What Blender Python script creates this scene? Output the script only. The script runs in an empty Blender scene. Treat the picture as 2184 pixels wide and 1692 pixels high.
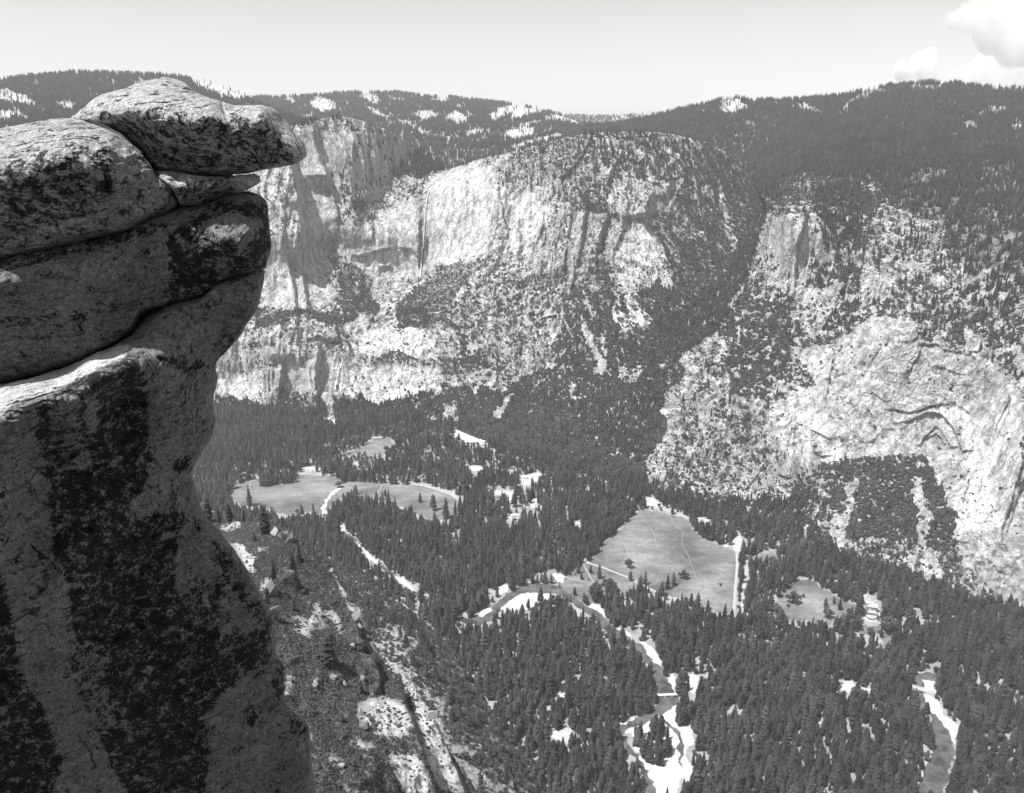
import bpy, bmesh, math, random
import numpy as np
from mathutils import Vector
random.seed(7); rng = np.random.default_rng(7)
R = math.radians
scene = bpy.context.scene
COL = scene.collection

# ------------------------------------------------------------------ camera
CAMZ = 985.0                      # eye height above the valley floor, metres
FPX, CU, CV, PITCH = 1760.0, 1092.0, 846.0, R(17.0)   # focal length and centre in picture units 2184 x 1692
cam = bpy.data.cameras.new('camera'); camo = bpy.data.objects.new('camera', cam); COL.objects.link(camo)
cam.sensor_width = 36.0; cam.lens = 36.0 * FPX / 2184.0
cam.clip_start = 0.5; cam.clip_end = 60000.0
camo.location = (0, 0, CAMZ); camo.rotation_euler = (math.pi / 2 - PITCH, 0, 0)
scene.camera = camo

# ------------------------------------------------------------------ sky, sun, exposure
SUN_EL, SUN_AZ = R(63.0), R(236.0)          # azimuth clockwise from +Y: sun at the left, a little behind the camera
world = bpy.data.worlds.new('World'); scene.world = world; world.use_nodes = True
nt = world.node_tree; nt.nodes.clear()
sky = nt.nodes.new('ShaderNodeTexSky'); sky.sky_type = 'NISHITA'; sky.sun_disc = False
sky.sun_elevation = SUN_EL; sky.sun_rotation = SUN_AZ; sky.altitude = 1500; sky.air_density = 1.0; sky.dust_density = 4.8
bw = nt.nodes.new('ShaderNodeRGBToBW'); bg = nt.nodes.new('ShaderNodeBackground'); wo = nt.nodes.new('ShaderNodeOutputWorld')
bg.inputs['Strength'].default_value = 0.13
nt.links.new(sky.outputs[0], bw.inputs[0]); nt.links.new(bw.outputs[0], bg.inputs['Color']); nt.links.new(bg.outputs[0], wo.inputs[0])
sun = bpy.data.lights.new('sun', 'SUN'); sun.energy = 4.6; sun.angle = R(0.53); sun.color = (1, 1, 1)
suno = bpy.data.objects.new('sun', sun); COL.objects.link(suno)
SUNV = Vector((math.sin(SUN_AZ) * math.cos(SUN_EL), math.cos(SUN_AZ) * math.cos(SUN_EL), math.sin(SUN_EL)))
suno.rotation_euler = SUNV.to_track_quat('Z', 'Y').to_euler()
vs = scene.view_settings
vs.view_transform = 'Standard'; vs.look = 'None'; vs.gamma = 1.0; vs.use_curve_mapping = False; vs.exposure = 0.7
cy = scene.cycles
cy.use_denoising = True; cy.max_bounces = 16; cy.diffuse_bounces = 3; cy.glossy_bounces = 2; cy.transparent_max_bounces = 4
cy.volume_bounces = 14; cy.use_adaptive_sampling = True; cy.adaptive_threshold = 0.02

# ------------------------------------------------------------------ small toolbox
DS = 2184.0 / 2810.0
def conv(ox, oy, s):
    return lambda pts: [((ox + x / s) * DS, (oy + y / s) * DS) for x, y in pts]
K1 = conv(0, 150, 2.4167); K2 = conv(0, 850, 2.4167); K3 = conv(0, 1477, 2.4167)
K4 = conv(700, 250, 2.6025); K5 = conv(1400, 250, 2.6025); K6 = conv(2100, 200, 2.417)
K7 = conv(550, 800, 2.6025); K8 = conv(1250, 800, 2.6025); J1 = conv(2010, 800, 2.6025)
J2 = conv(550, 1400, 3.64); J3 = conv(700, 1750, 3.12); J4 = conv(1300, 1350, 3.12)
J5 = conv(1500, 1750, 3.36); J6 = conv(2000, 1350, 3.64); J7 = conv(2100, 1700, 3.076)
D0 = lambda pts: [tuple(p) for p in pts]
CP, SP = math.cos(PITCH), math.sin(PITCH)
def world_at(u, v, y):
    """the point at forward distance y that the eye sees in direction (u, v)"""
    u = np.asarray(u, float); v = np.asarray(v, float); y = np.asarray(y, float)
    k = (CV - v) / FPX; t = y / (CP + k * SP)
    return np.stack([t * (u - CU) / FPX, y, CAMZ + t * (-SP + k * CP)], -1)
def floor_y(u, v, z=0.0):
    k = (CV - np.asarray(v, float)) / FPX
    return (CAMZ - z) * (CP + k * SP) / (SP - k * CP)
def picture_of(p):
    x, y, z = p[..., 0], p[..., 1], p[..., 2] - CAMZ
    d = y * CP - z * SP; up = y * SP + z * CP
    return CU + FPX * x / d, CV - FPX * up / d

def _hash(i, j, k, seed):
    h = (i.astype(np.int64) * 374761393 + j.astype(np.int64) * 668265263 + k.astype(np.int64) * 2147483647 + seed * 974711) & 0xFFFFFFFF
    h = ((h ^ (h >> 13)) * 1274126177) & 0xFFFFFFFF
    h = ((h ^ (h >> 16)) * 2246822519) & 0xFFFFFFFF
    return ((h ^ (h >> 15)) & 0xFFFF) / 65535.0
def vnoise(x, y, z, seed=0):
    xi, yi, zi = np.floor(x), np.floor(y), np.floor(z)
    fx, fy, fz = x - xi, y - yi, z - zi
    fx = fx * fx * (3 - 2 * fx); fy = fy * fy * (3 - 2 * fy); fz = fz * fz * (3 - 2 * fz)
    r = 0
    for a in (0, 1):
        for b in (0, 1):
            for c in (0, 1):
                w = (fx if a else 1 - fx) * (fy if b else 1 - fy) * (fz if c else 1 - fz)
                r = r + w * _hash(xi + a, yi + b, zi + c, seed)
    return r * 2 - 1
def fbm(x, y, z, oct=4, seed=0, gain=0.5, ridged=False):
    s, a, tot = 0, 1.0, 0
    for o in range(oct):
        n = vnoise(x, y, z, seed + o * 17)
        if ridged: n = 1 - 2 * np.abs(n)
        s = s + a * n; tot += a
        x, y, z, a = x * 2.03 + 11.3, y * 2.03 + 5.7, z * 2.03 + 3.1, a * gain
    return s / tot
def tps(ctrl):
    c = np.array(ctrl, float); n = len(c)
    p = c[:, :2] / 1000; f = np.log(c[:, 2])
    def phi(r2): return 0.5 * r2 * np.log(r2 + 1e-12)
    d2 = ((p[:, None] - p[None]) ** 2).sum(-1)
    A = np.zeros((n + 3, n + 3)); A[:n, :n] = phi(d2) + 1e-4 * np.eye(n)
    A[:n, n] = 1; A[:n, n + 1:] = p; A[n, :n] = 1; A[n + 1:, :n] = p.T
    w = np.linalg.solve(A, np.concatenate([f, np.zeros(3)]))
    def ev(u, v):
        q = np.stack([np.asarray(u, float).ravel(), np.asarray(v, float).ravel()], -1) / 1000
        r = w[n] + q @ w[n + 1:]
        for i in range(n):
            r = r + w[i] * phi(((q - p[i]) ** 2).sum(-1))
        return np.exp(r).reshape(np.shape(u))
    return ev
def inside(u, v, poly):
    """vectorised point in polygon"""
    u = np.asarray(u, float); v = np.asarray(v, float); P = np.array(poly, float)
    res = np.zeros(u.shape, bool)
    bb = (u >= P[:, 0].min()) & (u <= P[:, 0].max()) & (v >= P[:, 1].min()) & (v <= P[:, 1].max())
    if not bb.any(): return res
    x, y = u[bb], v[bb]; r = np.zeros(x.shape, bool)
    for (x0, y0), (x1, y1) in zip(P, np.roll(P, -1, 0)):
        if y0 == y1: continue
        c = ((y0 > y) != (y1 > y)) & (x < (x1 - x0) * (y - y0) / (y1 - y0) + x0)
        r ^= c
    res[bb] = r
    return res
def jitter(u, v, amp=7.0, sc=26.0, seed=3):
    z = np.zeros_like(u)
    return (u + amp * fbm(u / sc, v / sc, z, 3, seed), v + amp * fbm(u / sc, v / sc, z, 3, seed + 50))
def curve(pts):
    P = sorted(pts); xs = [p[0] for p in P]; ys = [p[1] for p in P]
    return lambda t: np.interp(t, xs, ys)

# ------------------------------------------------------------------ objects
def mesh_np(name, verts, faces, mat=None, smooth=True, attrs=None, parent=None, col=None):
    me = bpy.data.meshes.new(name)
    verts = np.asarray(verts, np.float32); faces = np.asarray(faces, np.int32)
    k = faces.shape[1]
    me.vertices.add(len(verts)); me.vertices.foreach_set('co', verts.ravel())
    me.loops.add(faces.size); me.loops.foreach_set('vertex_index', faces.ravel())
    me.polygons.add(len(faces)); me.polygons.foreach_set('loop_start', np.arange(0, faces.size, k, dtype=np.int32))
    me.polygons.foreach_set('loop_total', np.full(len(faces), k, np.int32))
    me.update(calc_edges=True)
    if smooth: me.polygons.foreach_set('use_smooth', np.ones(len(faces), bool))
    for an, av in (attrs or {}).items():
        a = me.attributes.new(an, 'FLOAT', 'POINT'); a.data.foreach_set('value', np.asarray(av, np.float32).ravel())
    if mat: me.materials.append(mat)
    o = bpy.data.objects.new(name, me); (col or COL).objects.link(o)
    if parent: o.parent = parent
    return o
def mesh_py(name, verts, faces, mat, parent=None, smooth=False):
    me = bpy.data.meshes.new(name); me.from_pydata(verts, [], faces); me.update()
    if smooth:
        for p in me.polygons: p.use_smooth = True
    if mat: me.materials.append(mat)
    o = bpy.data.objects.new(name, me); COL.objects.link(o); o.parent = parent
    return o
def tag(o, label=None, category=None, group=None, kind=None):
    if label: o['label'] = label
    if category: o['category'] = category
    if group: o['group'] = group
    if kind: o['kind'] = kind
    return o
def empty(name, loc, rz=0.0):
    e = bpy.data.objects.new(name, None); COL.objects.link(e); e.location = loc; e.rotation_euler = (0, 0, rz)
    e.empty_display_size = 0.5
    return e

# ------------------------------------------------------------------ materials (the photograph is black and white: all neutral greys)
class N:
    def __init__(s, name, rough=0.9):
        s.m = bpy.data.materials.new(name); s.m.use_nodes = True; s.t = s.m.node_tree
        s.b = s.t.nodes['Principled BSDF']; s.b.inputs['Roughness'].default_value = rough
        s.b.inputs['Specular IOR Level'].default_value = 0.2
        s.pos = s.t.nodes.new('ShaderNodeNewGeometry').outputs['Position']
    def link(s, a, b): s.t.links.new(a, b)
    def map(s, scale, src=None):
        n = s.t.nodes.new('ShaderNodeMapping'); n.inputs['Scale'].default_value = scale
        s.link(src or s.pos, n.inputs['Vector']); return n.outputs[0]
    def noise(s, scale, detail=4, rough=0.55, vec=None, dist=0.0):
        n = s.t.nodes.new('ShaderNodeTexNoise'); n.inputs['Scale'].default_value = scale
        n.inputs['Detail'].default_value = detail; n.inputs['Roughness'].default_value = rough; n.inputs['Distortion'].default_value = dist
        s.link(vec or s.pos, n.inputs['Vector']); return n.outputs['Fac']
    def warp(s, scale, amt):
        n = s.t.nodes.new('ShaderNodeTexNoise'); n.inputs['Scale'].default_value = scale; n.inputs['Detail'].default_value = 4; s.link(s.pos, n.inputs['Vector'])
        m = s.t.nodes.new('ShaderNodeVectorMath'); m.operation = 'MULTIPLY_ADD'; m.inputs[1].default_value = (amt, amt, amt); s.link(n.outputs['Color'], m.inputs[0]); s.link(s.pos, m.inputs[2]); return m.outputs[0]
    def voro(s, scale, vec=None, feature='F1'):
        n = s.t.nodes.new('ShaderNodeTexVoronoi'); n.feature = feature; n.inputs['Scale'].default_value = scale
        s.link(vec or s.pos, n.inputs['Vector']); return n.outputs['Distance']
    def ramp(s, fac, stops):
        n = s.t.nodes.new('ShaderNodeMapRange') if len(stops) == 2 else s.t.nodes.new('ShaderNodeValToRGB')
        if len(stops) == 2:
            (a, b), (c, d) = stops
            for k, v in zip(('From Min', 'From Max', 'To Min', 'To Max'), (a, c, b, d)): n.inputs[k].default_value = v
            s.link(fac, n.inputs['Value']); return n.outputs[0]
        e = n.color_ramp.elements
        while len(e) < len(stops): e.new(0.5)
        for el, (p, c) in zip(e, stops): el.position = p; el.color = (c, c, c, 1)
        s.link(fac, n.inputs[0]); return n.outputs[0]
    def math(s, op, a, b=None, clamp=False):
        n = s.t.nodes.new('ShaderNodeMath'); n.operation = op; n.use_clamp = clamp
        for i, x in enumerate((a, b)):
            if x is None: continue
            if isinstance(x, (int, float)): n.inputs[i].default_value = x
            else: s.link(x, n.inputs[i])
        return n.outputs[0]
    def mix(s, f, a, b):
        n = s.t.nodes.new('ShaderNodeMix')
        for i, x in zip((0, 2, 3), (f, a, b)):
            if isinstance(x, (int, float)): n.inputs[i].default_value = x
            else: s.link(x, n.inputs[i])
        return n.outputs[0]
    def attr(s, name):
        n = s.t.nodes.new('ShaderNodeAttribute'); n.attribute_name = name; return n.outputs['Fac']
    def rand(s): return s.t.nodes.new('ShaderNodeObjectInfo').outputs['Random']
    def out(s, val, bump=None, bstr=0.3, bdist=0.1):
        s.link(val, s.b.inputs['Base Color'])
        if bump is not None:
            b = s.t.nodes.new('ShaderNodeBump'); b.inputs['Strength'].default_value = bstr; b.inputs['Distance'].default_value = bdist
            s.link(bump, b.inputs['Height']); s.link(b.outputs[0], s.b.inputs['Normal'])
        return s.m
def flat(name, c, rough=0.85, var=0.0, sc=1.0):
    n = N(name, rough)
    return n.out(n.ramp(n.noise(sc), [(0.3, c * (1 - var)), (0.7, c * (1 + var))]))

def m_wall():
    n = N('granite_wall')
    st = n.noise(1.0, 6, 0.62, n.map((1 / 20, 1 / 20, 1 / 280)))
    st2 = n.noise(1.0, 4, 0.65, n.map((1 / 8, 1 / 8, 1 / 190)))
    mot = n.noise(1 / 60, 7, 0.66, None, 0.8)
    fine = n.noise(1 / 7, 6, 0.78)
    wp = n.warp(1 / 40, 46.0); crk = n.voro(1.0, n.map((1 / 38, 1 / 38, 1 / 150), wp), 'DISTANCE_TO_EDGE'); crk2 = n.voro(1.0, n.map((1 / 60, 1 / 60, 1 / 34), n.warp(1 / 25, 40.0)), 'DISTANCE_TO_EDGE')
    a = n.ramp(st, [(0.38, 0.52), (0.6, 1.08)])
    b = n.ramp(mot, [(0.32, 0.66), (0.66, 1.14)])
    c = n.ramp(fine, [(0.34, 0.55), (0.64, 1.25)])
    e = n.math('MULTIPLY', n.math('ADD', 0.6, n.math('MULTIPLY', n.math('MINIMUM', crk, 0.04), 10.0)), n.math('ADD', 0.7, n.math('MULTIPLY', n.math('MINIMUM', crk2, 0.03), 10.0)))
    d = n.mix(n.math('MULTIPLY', n.attr('stain'), n.ramp(st2, [(0.4, 1.0), (0.54, 0.0)]), True), 1.0, 0.25)
    v = n.math('MULTIPLY', n.math('MULTIPLY', a, b), n.math('MULTIPLY', c, d))
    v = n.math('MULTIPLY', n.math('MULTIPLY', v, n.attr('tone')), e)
    h = n.math('ADD', n.math('MULTIPLY', n.noise(1 / 16, 9, 0.72, n.map((1, 1, 0.35))), 12.0), n.math('MULTIPLY', fine, 3.0))
    h = n.math('ADD', h, n.math('MULTIPLY', n.math('MINIMUM', crk, 0.08), 40.0))
    return n.out(n.math('MULTIPLY', v, 0.57), h, 0.8, 1.0)
def m_ground():
    n = N('valley_ground')
    a = n.noise(1 / 60, 6, 0.65); f = n.noise(1 / 4, 4, 0.6)
    v = n.math('MULTIPLY', n.ramp(a, [(0.3, 0.17), (0.7, 0.36)]), n.ramp(f, [(0.3, 0.8), (0.7, 1.15)]))
    return n.out(v)
def m_meadow():
    n = N('meadow_grass')
    a = n.noise(1 / 130, 5, 0.6); f = n.noise(1 / 11, 5, 0.7); g = n.noise(1.0, 4, 0.6, n.map((1 / 60, 1 / 18, 1)))
    v = n.ramp(a, [(0.36, 0.09), (0.64, 0.22)])
    v = n.math('MULTIPLY', v, n.math('MULTIPLY', n.ramp(f, [(0.3, 0.72), (0.7, 1.22)]), n.ramp(g, [(0.3, 0.75), (0.7, 1.2)])))
    return n.out(v)
def m_water():
    n = N('river_water', 0.12)
    d = n.noise(1 / 28, 4, 0.6)
    n.b.inputs['Specular IOR Level'].default_value = 0.5
    return n.out(n.ramp(d, [(0.35, 0.035), (0.65, 0.13)]), n.noise(1 / 1.5, 3, 0.5), 0.12, 0.2)
def m_sand(name='river_sand', c=0.50):
    n = N(name)
    v = n.math('MULTIPLY', n.ramp(n.noise(1 / 20, 5, 0.6), [(0.3, c * 0.86), (0.7, c * 1.08)]), n.ramp(n.noise(1 / 1.6, 3, 0.6), [(0.3, 0.9), (0.7, 1.06)]))
    return n.out(v)
def m_talus(c=0.34):
    n = N('talus_rock')
    x = n.voro(1 / 4.0); f = n.noise(1 / 2.2, 5, 0.75)
    v = n.math('MULTIPLY', n.ramp(x, [(0.1, 0.7), (0.8, 1.15)]), n.ramp(f, [(0.35, 0.35), (0.65, 1.25)]))
    v = n.math('MULTIPLY', v, n.attr('tone'))
    return n.out(n.math('MULTIPLY', v, c), n.math('ADD', n.math('MULTIPLY', x, -3.0), n.math('MULTIPLY', f, 3.0)), 0.8, 1.0)
def m_leaf(name, c, var=0.35):
    n = N(name, 0.8); n.b.inputs['Specular IOR Level'].default_value = 0.15
    r = n.ramp(n.rand(), [(0.0, c * (1 - var)), (1.0, c * (1 + var))])
    r = n.math('MULTIPLY', r, n.ramp(n.noise(1 / 130, 4, 0.6), [(0.3, 0.7), (0.7, 1.35)]))
    return n.out(n.math('MULTIPLY', r, n.ramp(n.noise(0.6, 3, 0.6), [(0.3, 0.75), (0.7, 1.25)])))
def m_rock(name, base, lich, seed=0.0, amount=1.0):
    """weathered granite: salt-and-pepper grain, black lichen in drips and patches"""
    n = N(name, 0.92)
    off = n.t.nodes.new('ShaderNodeVectorMath'); off.operation = 'ADD'; off.inputs[1].default_value = (seed, seed * 1.7, seed * 0.3)
    n.link(n.pos, off.inputs[0]); p = off.outputs[0]
    grain = n.noise(38, 3, 0.75, p); grain2 = n.noise(11, 5, 0.75, p)
    big = n.noise(0.7, 5, 0.6, p, 0.4)
    patch = n.noise(4.6, 9, 0.78, p, 0.35); speck = n.noise(16, 5, 0.8, p)
    g = n.math('MULTIPLY', n.ramp(grain, [(0.34, 0.4), (0.66, 1.6)]), n.ramp(grain2, [(0.34, 0.55), (0.66, 1.45)]))
    g = n.math('MULTIPLY', g, n.ramp(big, [(0.3, 0.8), (0.7, 1.2)]))
    g = n.math('MULTIPLY', g, base)
    la = n.attr('lichen_and_shade'); g = n.math('MULTIPLY', g, n.math('ADD', 1.0, n.math('MULTIPLY', n.attr('painted_sun'), 1.4)))  # painted sunlight: raises the base colour on the ledge strip
    m = n.math('ADD', n.math('MULTIPLY', la, 0.46 * amount), n.math('MULTIPLY', n.math('SUBTRACT', patch, 0.5), 2.4))
    m = n.math('ADD', m, n.math('MULTIPLY', n.math('SUBTRACT', speck, 0.5), 1.3))
    m = n.ramp(m, [(0.14, 0.0), (0.3, 1.0)])
    m = n.math('MULTIPLY', m, 1.0, True)
    dark = n.math('MULTIPLY', n.ramp(grain2, [(0.3, 0.5), (0.7, 1.6)]), lich)
    crack = n.attr('crack')
    v = n.mix(m, g, dark)
    v = n.math('MULTIPLY', v, n.math('SUBTRACT', 1.0, n.math('MULTIPLY', crack, 0.75)))
    h = n.math('ADD', n.math('MULTIPLY', grain2, 0.05), n.math('MULTIPLY', n.noise(2.6, 9, 0.66, p), 0.12))
    h = n.math('ADD', h, n.math('MULTIPLY', grain, 0.012)); h = n.math('ADD', h, n.math('MULTIPLY', n.math('MINIMUM', n.voro(0.75, n.map((1, 1, 0.8), p), 'DISTANCE_TO_EDGE'), 0.03), 1.2))
    return n.out(v, h, 0.85, 1.0)

M_WALL = m_wall(); M_GROUND = m_ground(); M_MEADOW = m_meadow(); M_WATER = m_water(); M_SAND = m_sand(); M_TALUS = m_talus()
M_ROAD = m_sand('road_asphalt', 0.36); M_TRACK = m_sand('dirt_track', 0.27)
M_CON = m_leaf('conifer_needles', 0.037, 0.5); M_BRD = m_leaf('oak_leaves', 0.055); M_BRU = m_leaf('brush_leaves', 0.066)
M_BARK = flat('bark', 0.07, 0.9, 0.3, 3.0)

# ------------------------------------------------------------------ terrain sheets
def feature_offset(U, V, feats, mpp=None):
    """buttress edges and overhangs: the rock comes forward up to a line, then drops back beyond it"""
    off = np.zeros_like(U)
    for pts, A, L, w, axis in feats:
        if mpp:                                          # w is the width of the shade that the step throws
            A = min(A, (1.05 if axis == 'V' else 0.85) * mpp * w); w = max(2.0, 0.3 * w)
        P = np.array(pts, float)
        if axis == 'V': a, b, pa, pb = V, U, P[:, 1], P[:, 0]
        else: a, b, pa, pb = U, V, P[:, 0], P[:, 1]
        o = np.argsort(pa); pa, pb = pa[o], pb[o]
        lo, hi = pa[0], pa[-1]; fade = max(6.0, 0.3 * (hi - lo))
        m = (a > lo - fade) & (a < hi + fade)
        if not m.any(): continue
        aa = a[m]; d = b[m] - np.interp(aa, pa, pb) + 2.0 * vnoise(aa / 9, aa * 0 + A, aa * 0, 5)
        e = np.clip((aa - lo + fade) / fade, 0, 1) * np.clip((hi + fade - aa) / fade, 0, 1)
        e = e * np.clip(0.85 + 0.6 * vnoise(aa / 38, aa * 0 + 2 * A, aa * 0 + 1.7, 6), 0.3, 1.2)
        t = np.clip(d / w, 0, 1); t = t * t * (3 - 2 * t)
        off[m] += -A * e * np.where(d < 0, np.exp(np.minimum(d, 0) / L), 1 - t)
    return off
def area_val(U, V, polys, default, seed=3, amp=6.0):
    ju, jv = jitter(U, V, amp, 24.0, seed)
    r = np.full(U.shape, float(default))
    for poly, val in polys: r[inside(ju, jv, poly)] = val
    return r
SHEETS = {}
def blur(a, r=3, it=2):
    for _ in range(it):
        for ax in (0, 1):
            p = np.pad(a, [(r, r) if x == ax else (0, 0) for x in (0, 1)], mode='edge'); n = a.shape[ax]
            a = sum(np.take(p, range(k, k + n), ax) for k in range(2 * r + 1)) / (2 * r + 1)
    return a
def sheet(name, u0, u1, du, top, bot, dv, ctrl, mat, rough=(40, 14, 5), scale=1.0, feats=(), tone=(), stain=(), smoothness=(), keep=None,
          skirt=((25, -6), (90, -50), (260, -200)), tone0=1.0, hshape=0.24, near_floor=True, crest_rough=2.0, rib=0.0, ribs=(), fk=1.0):
    us = np.arange(u0, u1 + du, du); tf = curve(top); bf = curve(bot)
    T = tf(us) + crest_rough * fbm(us / 14, us * 0 + 3.3, us * 0, 4, 91); B = bf(us)
    nr = int(max(B - T) / dv) + 2
    s = np.linspace(0, 1, nr)[:, None]
    U = np.repeat(us[None], nr, 0); V = T[None] + (B - T)[None] * s
    ev = tps([(u, v, floor_y(u, v) if y == 'F' else y) for u, v, y in ctrl])
    Y = ev(U, V)
    P = world_at(U, V, Y)
    x, y, z = P[..., 0], P[..., 1], P[..., 2]
    sm = blur(area_val(U, V, smoothness, 1.0, 8, 4.0), 9, 3)
    a, b, c = rough; k = scale
    n1 = fbm(x / (150 * k), y / (150 * k), z * hshape / (150 * k), 3, 21, ridged=True)
    n2 = fbm(x / (42 * k), y / (42 * k), z * hshape / (42 * k), 3, 33, ridged=True)
    n3 = fbm(x / (12 * k), y / (12 * k), z * 0.6 / (12 * k), 3, 44)
    n4 = fbm(x / (46 * k), y / (260 * k), z / (420 * k), 3, 57, 0.5, True)
    off = -(a * n1 + b * n2 + rib * blur(area_val(U, V, ribs, 0.0, 9, 8.0), 7, 2) * n4) * sm - c * n3 * (0.4 + 0.6 * sm)
    off = off + feature_offset(U, V, feats, fk * float(np.median(Y)) / FPX)
    if near_floor:                                    # no relief where the slope runs out on the valley floor
        off = off * np.clip((z - 5) / 60, 0.0, 1)
    Y2 = Y + off
    if near_floor: Y2 = np.where(V > 860, np.minimum(Y2, floor_y(U, np.maximum(V, 500)) * 1.002), Y2)
    P = world_at(U, V, Y2)
    tn = area_val(U, V, tone, tone0, 12, 5.0); sn = area_val(U, V, stain, 0.0, 13, 6.0)
    tn, sn = blur(tn), blur(sn)
    rows = [P]; ns = 0
    for dy, dz in skirt[::1]:
        q = P[0].copy(); d = q[:, :2] / np.linalg.norm(q[:, :2], axis=1, keepdims=True)
        q[:, :2] += d * dy; q[:, 2] += dz; rows.insert(0, q[None]); ns += 1
    G = np.concatenate(rows, 0); nr2 = nr + ns
    Uf = np.concatenate([np.repeat(U[:1], ns, 0), U], 0); Vf = np.concatenate([np.repeat(V[:1], ns, 0), V], 0)
    tn = np.concatenate([np.repeat(tn[:1], ns, 0), tn], 0); sn = np.concatenate([np.repeat(sn[:1], ns, 0), sn], 0)
    idx = np.arange(nr2 * len(us)).reshape(nr2, len(us))
    q = np.stack([idx[1:, :-1], idx[1:, 1:], idx[:-1, 1:], idx[:-1, :-1]], -1)
    ok = np.ones(q.shape[:2], bool)
    if keep is not None:
        ku, kv = jitter(Uf, Vf, 5.0, 16.0, 77)
        kin = inside(ku, kv, keep); ok = kin[1:, :-1] & kin[1:, 1:] & kin[:-1, 1:] & kin[:-1, :-1]
    o = mesh_np(name, G.reshape(-1, 3), q[ok].reshape(-1, 4), mat, True, {'tone': tn, 'stain': sn})
    SHEETS[name] = (U, V, P, ok[ns:])
    return o

W_CREST = D0([(420, 320), (480, 300), (560, 285), (600, 272), (640, 264), (665, 256), (700, 252), (740, 251), (780, 260), (820, 275), (860, 298), (900, 322), (930, 345), (955, 362), (985, 352),
              (1040, 335), (1100, 322), (1160, 305), (1220, 290), (1260, 283), (1330, 282), (1400, 282), (1450, 290), (1500, 302), (1560, 330), (1610, 355), (1650, 385), (1700, 405), (1760, 420)])
W_BASE = D0([(420, 900), (700, 902), (850, 893), (960, 912), (1080, 962), (1250, 1012), (1400, 1042), (1460, 1052), (1760, 1100)])
W_CTRL = [(430, 890, 'F'), (560, 890, 'F'), (700, 895, 'F'), (850, 888, 'F'), (960, 908, 'F'), (1080, 960, 'F'), (1250, 1010, 'F'), (1400, 1040, 'F'), (1460, 1050, 'F'),
          (460, 850, 3050), (600, 850, 3050), (800, 850, 3060), (480, 720, 3120), (600, 705, 3130), (720, 700, 3200), (560, 655, 3270), (660, 655, 3290), (470, 640, 3200),
          (560, 500, 3420), (600, 450, 3490), (640, 510, 3440), (560, 290, 3720), (640, 270, 3740), (700, 256, 3790), (740, 254, 3830), (820, 278, 3930), (930, 346, 4080),
          (690, 420, 3640), (700, 520, 3610), (800, 440, 3790), (760, 360, 3750), (870, 380, 3930), (940, 372, 3800),
          (720, 500, 3570), (771, 457, 3600), (840, 470, 3640), (905, 430, 3690), (890, 590, 3560), (800, 560, 3570), (800, 615, 3510), (730, 640, 3360), (850, 640, 3400),
          (960, 380, 3720), (1000, 352, 3720), (1100, 324, 3660), (1250, 285, 3700), (1400, 284, 3780), (1500, 304, 3950), (1640, 382, 4150), (1740, 420, 4200),
          (980, 520, 3520), (1050, 430, 3560), (1100, 500, 3430), (1200, 500, 3340), (1300, 500, 3290), (1250, 650, 3040), (1100, 650, 3190), (960, 640, 3340), (900, 720, 3160),
          (1000, 800, 3040), (880, 800, 3080), (1100, 850, 2930), (1250, 800, 2830), (1350, 600, 3130), (1450, 500, 3430), (1550, 500, 3590), (1320, 900, 2620),
          (1640, 410, 3980), (1600, 550, 3450), (1540, 680, 3080), (1480, 760, 2860), (1410, 900, 2590), (1700, 700, 3100), (1700, 1000, 2560)]
V_ = 'V'; H_ = 'H'
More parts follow.
